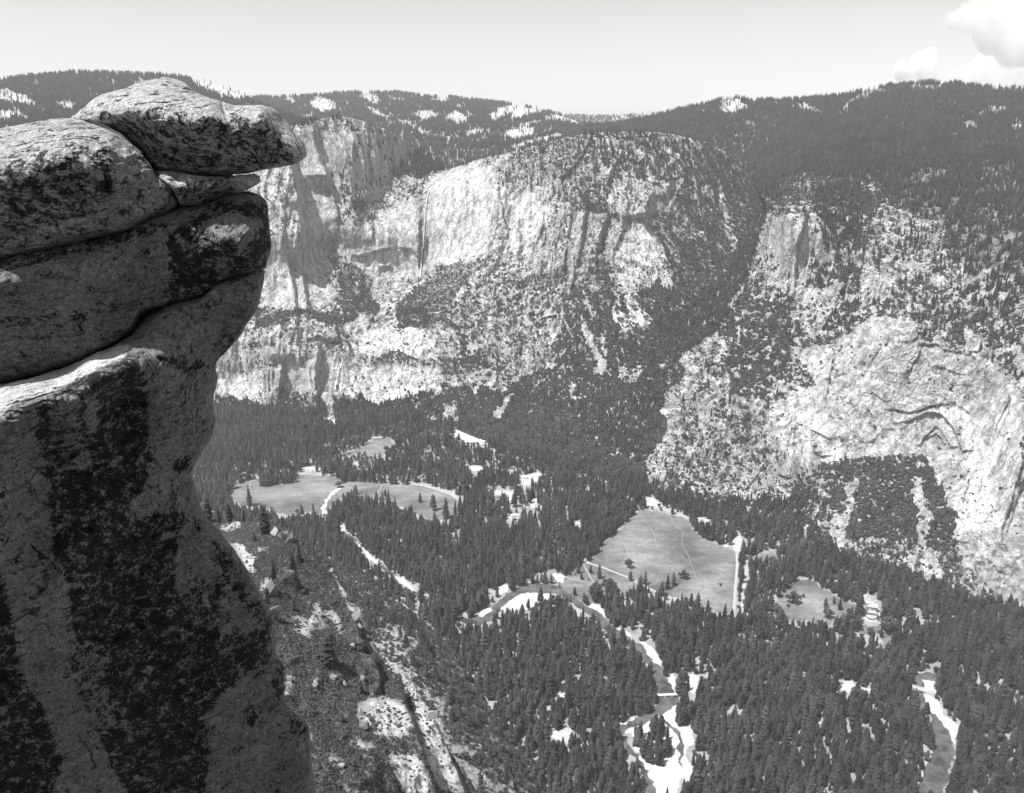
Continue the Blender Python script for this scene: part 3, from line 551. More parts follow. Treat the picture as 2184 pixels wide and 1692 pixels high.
def strip(name, pts, width, mat, z):
    """a road or path of constant width laid along a line"""
    P = world_at([p[0] for p in pts], [p[1] for p in pts], floor_y([p[0] for p in pts], [p[1] for p in pts], z))[:, :2]
    d = np.gradient(P, axis=0); d /= np.linalg.norm(d, axis=1, keepdims=True); nrm = np.stack([-d[:, 1], d[:, 0]], -1)
    L = P + nrm * width / 2; Rr = P - nrm * width / 2
    v = [(x, y, z) for x, y in L] + [(x, y, z) for x, y in Rr]; k = len(P)
    o = mesh_py(name, v, [(i + k, i + k + 1, i + 1, i) for i in range(k - 1)], mat); tag(o, kind='structure'); return o

RIVER_MAIN = J5([(1030, 1470), (960, 1290), (890, 1150), (850, 1080), (790, 1020), (720, 930), (722, 870), (790, 825), (900, 797), (1000, 762), (1060, 722), (1130, 652), (1205, 592), (1205, 560), (1175, 500), (1130, 410), (1080, 340), (1060, 265), (1000, 230), (960, 190), (920, 130), (860, 70)]) + \
    J4([(1540, 1400), (1440, 1310), (1300, 1230), (1200, 1160), (1130, 1080), (1040, 1010), (960, 970), (870, 900), (780, 840), (700, 800), (600, 785), (500, 785), (420, 800), (330, 840), (260, 890), (200, 950), (120, 1010), (40, 1060), (-60, 1085), (-160, 1060), (-160, 1095), (-60, 1125),
        (20, 1140), (140, 1115), (220, 1035), (270, 965), (330, 912), (400, 872), (480, 860), (560, 868), (660, 872), (760, 890), (840, 950), (920, 1010), (1020, 1080), (1065, 1150), (1200, 1240), (1260, 1310), (1390, 1400)]) + \
    J5([(650, 0), (690, 60), (800, 100), (880, 180), (930, 260), (960, 350), (1010, 420), (1000, 480), (1040, 540), (1030, 580), (1000, 640), (900, 710), (740, 780), (630, 830), (640, 880), (690, 960), (740, 1040), (800, 1120), (850, 1220), (900, 1330), (940, 1470)])
MEADOW_E = J4([(1420, 150), (1560, 170), (1720, 200), (1850, 250), (1870, 310), (1940, 380), (2060, 440), (2184, 480)]) + J6([(80, 620), (90, 700), (85, 800), (72, 900), (60, 1050), (52, 1290)]) + \
    J4([(2100, 1030), (2000, 1010), (1900, 985), (1860, 940), (1750, 900), (1600, 890), (1500, 830), (1350, 760), (1200, 690), (1080, 650), (980, 607), (1060, 520), (1100, 450), (1170, 400), (1250, 330), (1320, 250), (1400, 170)])
MEADOW_S = J4([(780, 720), (830, 680), (950, 610), (1080, 650), (1200, 690), (1350, 760), (1500, 850), (1400, 880), (1250, 900), (1000, 860), (1060, 920), (960, 960), (860, 890), (760, 830), (680, 780), (400, 760), (560, 700), (650, 660), (720, 690)])
MEADOW_W = K7([(200, 1450), (250, 1380), (430, 1340), (500, 1380), (680, 1370), (690, 1312), (970, 1318), (1010, 1370), (1100, 1360), (1250, 1370), (1480, 1382), (1530, 1378), (1650, 1400), (1820, 1470), (1850, 1520), (1800, 1620), (1650, 1640), (1560, 1590), (1300, 1480), (1200, 1470), (1060, 1430), (960, 1500), (880, 1600), (800, 1570), (640, 1600), (550, 1580), (400, 1520), (290, 1535)])
CLEAR_N = K7([(940, 1190), (1020, 1150), (1130, 1130), (1200, 1080), (1240, 1050), (1330, 1045), (1400, 1095), (1310, 1120), (1310, 1175), (1200, 1195), (1180, 1150), (1060, 1170)])
MEADOW_H = J6([(590, 960), (700, 880), (850, 890), (900, 960), (1040, 1020), (1150, 1090), (1280, 1130), (1310, 1180), (1200, 1210), (1060, 1260), (1030, 1330), (900, 1320), (800, 1280), (620, 1300), (520, 1210), (400, 1250), (410, 1180), (500, 1060)])
MEADOW_R = J6([(190, 650), (300, 620), (460, 600), (500, 680), (400, 720), (250, 710), (190, 720)])
LAWN_H = J6([(1190, 1390), (1340, 1330), (1500, 1340), (1500, 1400), (1420, 1440), (1250, 1425)])
GLADE = J7([(940, 100), (1070, 110), (1050, 200), (1040, 300), (980, 340), (930, 300), (1000, 200)])
SAND_BEND = J4([(250, 1040), (240, 1000), (330, 914), (400, 874), (480, 862), (560, 870), (670, 874), (665, 912), (580, 925), (500, 955), (520, 995), (430, 1015), (290, 1010)])
SAND_SPIT = J4([(20, 1040), (60, 1010), (150, 990), (150, 1015), (60, 1065), (30, 1070)])
SAND_MAIN = J5([(1205, 594), (1130, 652), (1040, 735), (900, 797), (725, 852), (735, 890), (790, 895), (800, 1010), (850, 1070), (890, 1150), (940, 1240), (960, 1290), (1040, 1470), (1215, 1470), (1230, 1300), (1330, 1340), (1340, 1220), (1290, 1080), (1290, 1000), (1365, 975), (1340, 800), (1230, 830), (1195, 780), (1205, 700)])
SAND_BANKS = [J4([(1000, 960), (1060, 960), (1140, 1050), (1130, 1075), (1060, 1020), (985, 985)]), J4([(1210, 1155), (1290, 1180), (1370, 1240), (1300, 1226)]), J4([(1440, 1290), (1480, 1290), (1580, 1400), (1540, 1400)]), J5([(850, 35), (910, 45), (985, 120), (1020, 165), (1070, 235), (1050, 260), (1000, 225), (920, 130)]), J5([(1120, 345), (1170, 330), (1200, 380), (1200, 510), (1178, 500), (1135, 410)]),
              J5([(870, 680), (980, 645), (960, 672), (850, 725)]), J5([(600, 790), (640, 810), (800, 735), (820, 755), (640, 835), (615, 830)]), J4([(680, 700), (780, 720), (780, 770), (700, 770)]), J4([(200, 800), (310, 790), (290, 840), (220, 880)]), J5([(1300, 340), (1400, 335), (1390, 530), (1310, 500)]), J5([(1235, 840), (1330, 800), (1345, 960), (1280, 940)])]
RIVER_E = J7([(1280, 455), (1450, 455), (1440, 520), (1345, 515), (1340, 590), (1345, 660), (1345, 700), (1400, 795), (1440, 805), (1500, 880), (1560, 970), (1600, 1060), (1605, 1130), (1565, 1250), (1525, 1400), (1500, 1500), (1260, 1500), (1290, 1400), (1330, 1250), (1385, 1150), (1410, 1050), (1400, 900), (1385, 790), (1290, 770), (1280, 640), (1230, 580), (1225, 510)])
SAND_E = J7([(1340, 512), (1440, 512), (1432, 600), (1425, 660), (1480, 720), (1530, 830), (1620, 890), (1628, 940), (1602, 1055), (1565, 975), (1505, 885), (1440, 803), (1400, 795), (1345, 700), (1340, 640)])
SAND_E2 = J7([(1385, 1120), (1405, 1110), (1390, 1180), (1340, 1250), (1305, 1400), (1285, 1400), (1320, 1260), (1350, 1230)])
RIVER_W = J2([(1390, 230), (1440, 225), (1500, 240), (1560, 300), (1660, 400), (1780, 500), (1860, 580), (1960, 660), (2080, 740), (2200, 830), (2330, 900), (2330, 930), (2180, 860), (2050, 770), (1930, 680), (1840, 600), (1740, 530), (1600, 400), (1500, 280), (1400, 260)])
SAND_W = [J2([(1395, 160), (1430, 150), (1475, 210), (1400, 205)]), J2([(1500, 250), (1540, 310), (1640, 390), (1740, 480), (1840, 575), (1720, 515), (1600, 400)]), J2([(1930, 650), (2010, 680), (2020, 620), (2040, 690), (2130, 770), (2180, 830), (2090, 790), (2000, 740)]), K7([(860, 1560), (890, 1490), (940, 1430), (1000, 1402), (1010, 1410), (960, 1440), (910, 1500), (890, 1560), (920, 1590), (870, 1600)])]
PARKING = K8([(-10, 990), (100, 960), (180, 945), (270, 955), (295, 1040), (200, 1090), (60, 1070), (-10, 1045)]); PARKING2 = K8([(335, 1070), (390, 1050), (450, 1055), (485, 1090), (400, 1112)])
CLEAR_V = [K8([(450, 1320), (520, 1310), (590, 1290), (625, 1310), (590, 1350), (540, 1395), (470, 1385)]), K8([(90, 1265), (150, 1240), (215, 1265), (190, 1285), (100, 1280)]), K8([(250, 1210), (290, 1205), (295, 1240), (255, 1240)]), K8([(650, 1085), (690, 1090), (695, 1160), (670, 1150)]), K8([(510, 990), (545, 970), (545, 1020), (520, 1030)]),
           K8([(1050, 1410), (1135, 1410), (1135, 1425), (1060, 1425)]), K8([(275, 1440), (300, 1420), (415, 1430), (410, 1500), (370, 1500), (380, 1450), (320, 1460), (300, 1540), (280, 1500)]), K8([(380, 1600), (460, 1585), (450, 1620), (390, 1625)]), K8([(550, 1480), (590, 1470), (560, 1550), (530, 1540)]), K8([(920, 1400), (960, 1390), (950, 1420), (925, 1420)]),
           J4([(520, 200), (560, 230), (570, 310), (540, 300)]), J4([(560, 510), (605, 510), (580, 600)]), J4([(850, 240), (930, 270), (920, 305), (850, 290)]), J5([(85, 500), (180, 510), (190, 570), (130, 600), (90, 570)]), J5([(0, 870), (230, 840), (240, 880), (200, 990), (0, 920)]), J7([(580, 550), (640, 515), (720, 520), (780, 560), (930, 590), (900, 630), (780, 590), (700, 630)]), J7([(1900, 600), (1940, 600), (1910, 690)]), J7([(440, 840), (480, 830), (480, 890), (370, 900)]),
           K7([(880, 760), (960, 740), (970, 850), (1010, 890), (960, 900), (970, 960), (910, 900), (860, 950), (900, 870)]), K7([(700, 1270), (780, 1245), (870, 1270), (860, 1285), (740, 1285)]), J2([(1990, 100), (2040, 100), (2040, 115)]), J6([(0, 510), (60, 450), (120, 440), (130, 600), (75, 600), (50, 550)]), J4([(1430, 40), (1540, 50), (1620, 120), (1600, 140), (1430, 100)]), J4([(1835, 205), (2040, 240), (1980, 265)]), J4([(2120, 430), (2184, 440), (2184, 475), (2140, 470)]), J6([(230, 1000), (330, 1050), (250, 1060)])]
patch('meadow', MEADOW_E, M_MEADOW, 0.25); patch('meadow', MEADOW_S, M_MEADOW, 0.21); patch('meadow', MEADOW_W, M_MEADOW, 0.25)
patch('meadow', CLEAR_N, M_MEADOW, 0.25); patch('meadow', MEADOW_H, M_MEADOW, 0.25); patch('meadow', MEADOW_R, M_MEADOW, 0.25); patch('meadow', LAWN_H, M_MEADOW, 0.25); patch('meadow', GLADE, M_MEADOW, 0.25)
patch('river', RIVER_MAIN, M_WATER, 0.35); patch('river', RIVER_E, M_WATER, 0.35); patch('river', RIVER_W, M_WATER, 0.35)
for i, s in enumerate([SAND_BEND, SAND_SPIT, SAND_MAIN, SAND_E, SAND_E2] + SAND_BANKS + SAND_W):
    patch('sand_bar', s, M_SAND, 0.55 + 0.004 * i)
patch('river', J5([(1055, 745), (1085, 760), (1190, 830), (1240, 890), (1270, 960), (1262, 1010), (1270, 1080), (1245, 1150), (1235, 1230), (1222, 1160), (1205, 1110), (1210, 1000), (1235, 955), (1215, 900), (1180, 860), (1100, 805)]), M_WATER, 0.75)
patch('parking_lot', PARKING, M_SAND, 0.3); patch('parking_lot', PARKING2, M_SAND, 0.3); patch('parking_lot', J6([(1240, 985), (1290, 1000), (1378, 1036), (1372, 1100), (1300, 1112)]), M_ROAD, 0.42)
M_DUFF = m_sand('bare_ground', 0.40)
for s in CLEAR_V: patch('clearing', s, M_DUFF, 0.3)
ROADS = [(J4([(1415, 118), (1500, 130), (1600, 148), (1720, 178), (1850, 232), (2000, 262)]), 9), (J6([(78, 600), (84, 700), (80, 800), (66, 930), (56, 1100), (48, 1290)]), 6), (J6([(165, 640), (180, 760), (165, 870), (150, 960), (140, 1100), (115, 1300)]), 7),
         (J4([(930, 585), (990, 610), (1100, 645), (1200, 685), (1310, 728), (1400, 775), (1500, 825), (1580, 865), (1680, 910)]), 6), (K7([(560, 1285), (690, 1302), (800, 1303), (980, 1310)]), 8), (K7([(1060, 1290), (1200, 1290), (1250, 1320), (1260, 1360)]), 6),
         (K7([(1500, 1372), (1600, 1388), (1700, 1418), (1790, 1452), (1850, 1490), (1900, 1540)]), 9), (J6([(820, 850), (880, 870), (980, 890), (1060, 930), (1160, 970), (1250, 1000)]), 7), (J6([(1230, 1400), (1330, 1425), (1430, 1450)]), 4)]
for p, w in ROADS: strip('road', p, w, M_ROAD, 0.48)
PATHS = [(K7([(1300, 1375), (1285, 1410), (1260, 1445), (1225, 1465)]), 4), (K7([(360, 1350), (350, 1400), (330, 1420), (270, 1440)]), 3), (J4([(920, 580), (960, 660), (1000, 735), (1030, 780)]), 4), (J4([(770, 720), (850, 755), (950, 770), (1030, 780)]), 4),
         (J4([(1440, 190), (1500, 290), (1550, 370), (1560, 440), (1580, 500)]), 1.2), (J4([(1680, 200), (1710, 270), (1790, 340), (1780, 450), (1830, 530), (1860, 610)]), 1.2), (J4([(1770, 540), (1860, 620), (1900, 720), (2000, 840), (2100, 930)]), 1.2)]
for p, w in PATHS: strip('path', p, w, M_TRACK, 0.46)
# ------------------------------------------------------------------ tree models (unit height for conifers, unit width for round crowns)
def conifer_parts(seed, levels=15, per=8, r0=0.15, base=0.12, core=True, ex=0.6):
    r = random.Random(seed); V = []; F = []
    if core:
        n = 7
        for k, (h, rr) in enumerate(((base, r0 * 0.42), (base + 0.25, r0 * 0.5), (0.7, r0 * 0.25), (0.985, 0.004))):
            for i in range(n):
                a = 2 * math.pi * i / n; q = rr * r.uniform(0.8, 1.2); V.append((q * math.cos(a), q * math.sin(a), h))
        for k in range(3):
            for i in range(n):
                F.append((k * n + i, k * n + (i + 1) % n, (k + 1) * n + (i + 1) % n, (k + 1) * n + i))
    for l in range(levels):
        t = l / (levels - 1); h = base + (0.97 - base) * t
        rad = r0 * ((1 - t) ** ex) * (0.5 + 0.5 * min(1, t * 4 + 0.3)) * r.uniform(0.8, 1.2) + 0.012
        m = max(4, int(per * (1 - 0.5 * t)))
        for i in range(m):
            a = 2 * math.pi * (i + r.random() * 0.8) / m + l * 1.3; L = rad * r.uniform(0.72, 1.18); hh = h + r.uniform(-0.02, 0.02)
            ca, sa = math.cos(a), math.sin(a); w = L * 0.42 + 0.006; dr = L * r.uniform(0.15, 0.5)
            b = len(V)
            V += [(0.1 * L * ca, 0.1 * L * sa, hh + 0.012), (0.6 * L * ca - w * sa, 0.6 * L * sa + w * ca, hh - dr * 0.6 - 0.014), (L * ca, L * sa, hh - dr), (0.6 * L * ca + w * sa, 0.6 * L * sa - w * ca, hh - dr * 0.6 - 0.014), (0.55 * L * ca, 0.55 * L * sa, hh - dr * 0.25 + 0.006)]
            F += [(b, b + 1, b + 4), (b + 1, b + 2, b + 4), (b + 2, b + 3, b + 4), (b + 3, b, b + 4)]
    tv, tf = [], []
    for k, (h, rr) in enumerate(((-0.03, 0.016), (0.3, 0.011), (0.9, 0.003))):
        for i in range(5):
            a = 2 * math.pi * i / 5; tv.append((rr * math.cos(a), rr * math.sin(a), h))
    for k in range(2):
        for i in range(5): tf.append((k * 5 + i, k * 5 + (i + 1) % 5, k * 5 + 5 + (i + 1) % 5, k * 5 + 5 + i))
    return (V, F), (tv, tf)
def round_parts(seed, clumps=14, per=14, zs=0.8, trunk=0.25, leaf=0.075, core=0.3):
    """a spreading crown: leaf faces gathered in clumps over an uneven core, on a short forked trunk"""
    r = random.Random(seed); V = []; F = []
    bm = bmesh.new(); bmesh.ops.create_icosphere(bm, subdivisions=1, radius=core)
    for v in bm.verts:
        k = r.uniform(0.75, 1.2); V.append((v.co.x * k, v.co.y * k, trunk + zs * 0.5 + v.co.z * k * zs))
    bm.verts.index_update(); F += [tuple(v.index for v in f.verts) for f in bm.faces]; bm.free()
    for c in range(clumps):
        a = r.uniform(0, 2 * math.pi); ph = r.uniform(-0.35, 1.0); ph = math.asin(max(-1, min(1, ph))); q = r.uniform(0.24, 0.42)
        cx, cy_, cz = q * math.cos(a) * math.cos(ph), q * math.sin(a) * math.cos(ph), trunk + zs * (0.5 + q * math.sin(ph)); cr = r.uniform(0.10, 0.18)
        for i in range(per):
            d = Vector((r.gauss(0, 1), r.gauss(0, 1), r.gauss(0.3, 1))).normalized(); p = Vector((cx, cy_, cz)) + Vector((d.x, d.y, d.z * 0.8)) * cr * r.uniform(0.6, 1.05)
            n = (d + Vector((r.uniform(-.6, .6), r.uniform(-.6, .6), r.uniform(-.3, .6)))).normalized()
            t = n.orthogonal().normalized(); s = n.cross(t); g = leaf * r.uniform(0.7, 1.4); b = len(V)
            V += [tuple(p + t * g), tuple(p + s * g * 0.8), tuple(p - t * g), tuple(p - s * g * 0.8)]; F.append((b, b + 1, b + 2, b + 3))
    tv, tf = [], []
    for k, (h, rr, ox) in enumerate(((-0.05, 0.035, 0), (trunk, 0.026, 0.01), (trunk + zs * 0.5, 0.012, 0.06))):
        for i in range(5):
            a = 2 * math.pi * i / 5; tv.append((rr * math.cos(a) + ox, rr * math.sin(a), h))
    for k in range(2):
        for i in range(5): tf.append((k * 5 + i, k * 5 + (i + 1) % 5, k * 5 + 5 + (i + 1) % 5, k * 5 + 5 + i))
    return (V, F), (tv, tf)
def py_mesh(name, vf, mat, smooth=False):
    me = bpy.data.meshes.new(name); me.from_pydata(vf[0], [], vf[1]); me.update(); me.materials.append(mat)
    return me
def joined(name, crown, trunk, mc, mt):
    V = list(crown[0]) + list(trunk[0]); o = len(crown[0]); F = list(crown[1]) + [tuple(i + o for i in f) for f in trunk[1]]
    me = bpy.data.meshes.new(name); me.from_pydata(V, [], F); me.update(); me.materials.append(mc); me.materials.append(mt)
    for p in me.polygons:
        if p.index >= len(crown[1]): p.material_index = 1
    return bpy.data.objects.new(name, me)
CON = [conifer_parts(s, 14, 9, r0, b, True, ex) for s, r0, b, ex in ((1, 0.15, 0.1, 0.62), (2, 0.19, 0.16, 0.5), (3, 0.135, 0.08, 0.7), (4, 0.17, 0.2, 0.42), (5, 0.21, 0.25, 0.38), (6, 0.16, 0.12, 0.55))]
CON_LO = [conifer_parts(10 + s, 6, 5, r0, 0.1, True, ex) for s, r0, ex in ((1, 0.16, 0.6), (2, 0.2, 0.45), (3, 0.14, 0.65), (4, 0.18, 0.5))]
BRD = [round_parts(20 + s, 18, 14, zs, 0.16, 0.07, 0.33) for s, zs in ((1, 0.85), (2, 1.0), (3, 0.75))]
BRD_LO = [round_parts(30 + s, 9, 7, zs, 0.08, 0.10, 0.36) for s, zs in ((1, 0.8), (2, 0.95), (3, 0.7))]
BRU = [round_parts(40 + s, 8, 8, zs, -0.12, 0.10, 0.36) for s, zs in ((1, 0.7), (2, 0.6), (3, 0.8))]
def library(name, parts, mc):
    c = bpy.data.collections.new(name)
    for i, (a, b) in enumerate(parts): c.objects.link(joined(f'{name}_{i}', a, b, mc, M_BARK))
    return c
LIB = {'con': library('lib_conifer', CON, M_CON), 'conlo': library('lib_conifer_far', CON_LO, M_CON), 'brd': library('lib_oak', BRD, M_BRD), 'brdlo': library('lib_oak_far', BRD_LO, M_BRD), 'bru': library('lib_brush', BRU, M_BRU)}
def scatter(name, pts, sx, sz, lib, label, category):
    """one uncountable mass of plants: points that carry instances"""
    n = len(pts)
    if n == 0: return None
    me = bpy.data.meshes.new(name); me.vertices.add(n); me.vertices.foreach_set('co', np.asarray(pts, np.float32).ravel())
    def put(an, typ, key, arr): a = me.attributes.new(an, typ, 'POINT'); a.data.foreach_set(key, np.asarray(arr).ravel())
    put('size', 'FLOAT_VECTOR', 'vector', np.stack([sx, sx, sz], -1).astype(np.float32))
    put('turn', 'FLOAT_VECTOR', 'vector', np.stack([rng.normal(0, 0.03, n), rng.normal(0, 0.03, n), rng.uniform(0, 6.283, n)], -1).astype(np.float32))
    put('pick', 'INT', 'value', rng.integers(0, 1000, n).astype(np.int32))
    o = bpy.data.objects.new(name, me); COL.objects.link(o)
    g = bpy.data.node_groups.new('plants', 'GeometryNodeTree'); g.interface.new_socket('Geometry', in_out='INPUT', socket_type='NodeSocketGeometry'); g.interface.new_socket('Geometry', in_out='OUTPUT', socket_type='NodeSocketGeometry')
    gi = g.nodes.new('NodeGroupInput'); go = g.nodes.new('NodeGroupOutput'); ip = g.nodes.new('GeometryNodeInstanceOnPoints'); ci = g.nodes.new('GeometryNodeCollectionInfo')
    ci.inputs['Collection'].default_value = LIB[lib]; ci.inputs['Separate Children'].default_value = True; ci.inputs['Reset Children'].default_value = True
    def na(an, t): x = g.nodes.new('GeometryNodeInputNamedAttribute'); x.data_type = t; x.inputs['Name'].default_value = an; return x.outputs[0]
    ip.inputs['Pick Instance'].default_value = True
    L = g.links.new
    e2r = g.nodes.new('FunctionNodeEulerToRotation')
    L(gi.outputs[0], ip.inputs['Points']); L(ci.outputs[0], ip.inputs['Instance']); L(na('pick', 'INT'), ip.inputs['Instance Index'])
    L(na('turn', 'FLOAT_VECTOR'), e2r.inputs[0]); L(e2r.outputs[0], ip.inputs['Rotation']); L(na('size', 'FLOAT_VECTOR'), ip.inputs['Scale']); L(ip.outputs[0], go.inputs[0])
    md = o.modifiers.new('plants', 'NODES'); md.node_group = g
    tag(o, label, category, kind='stuff'); return o

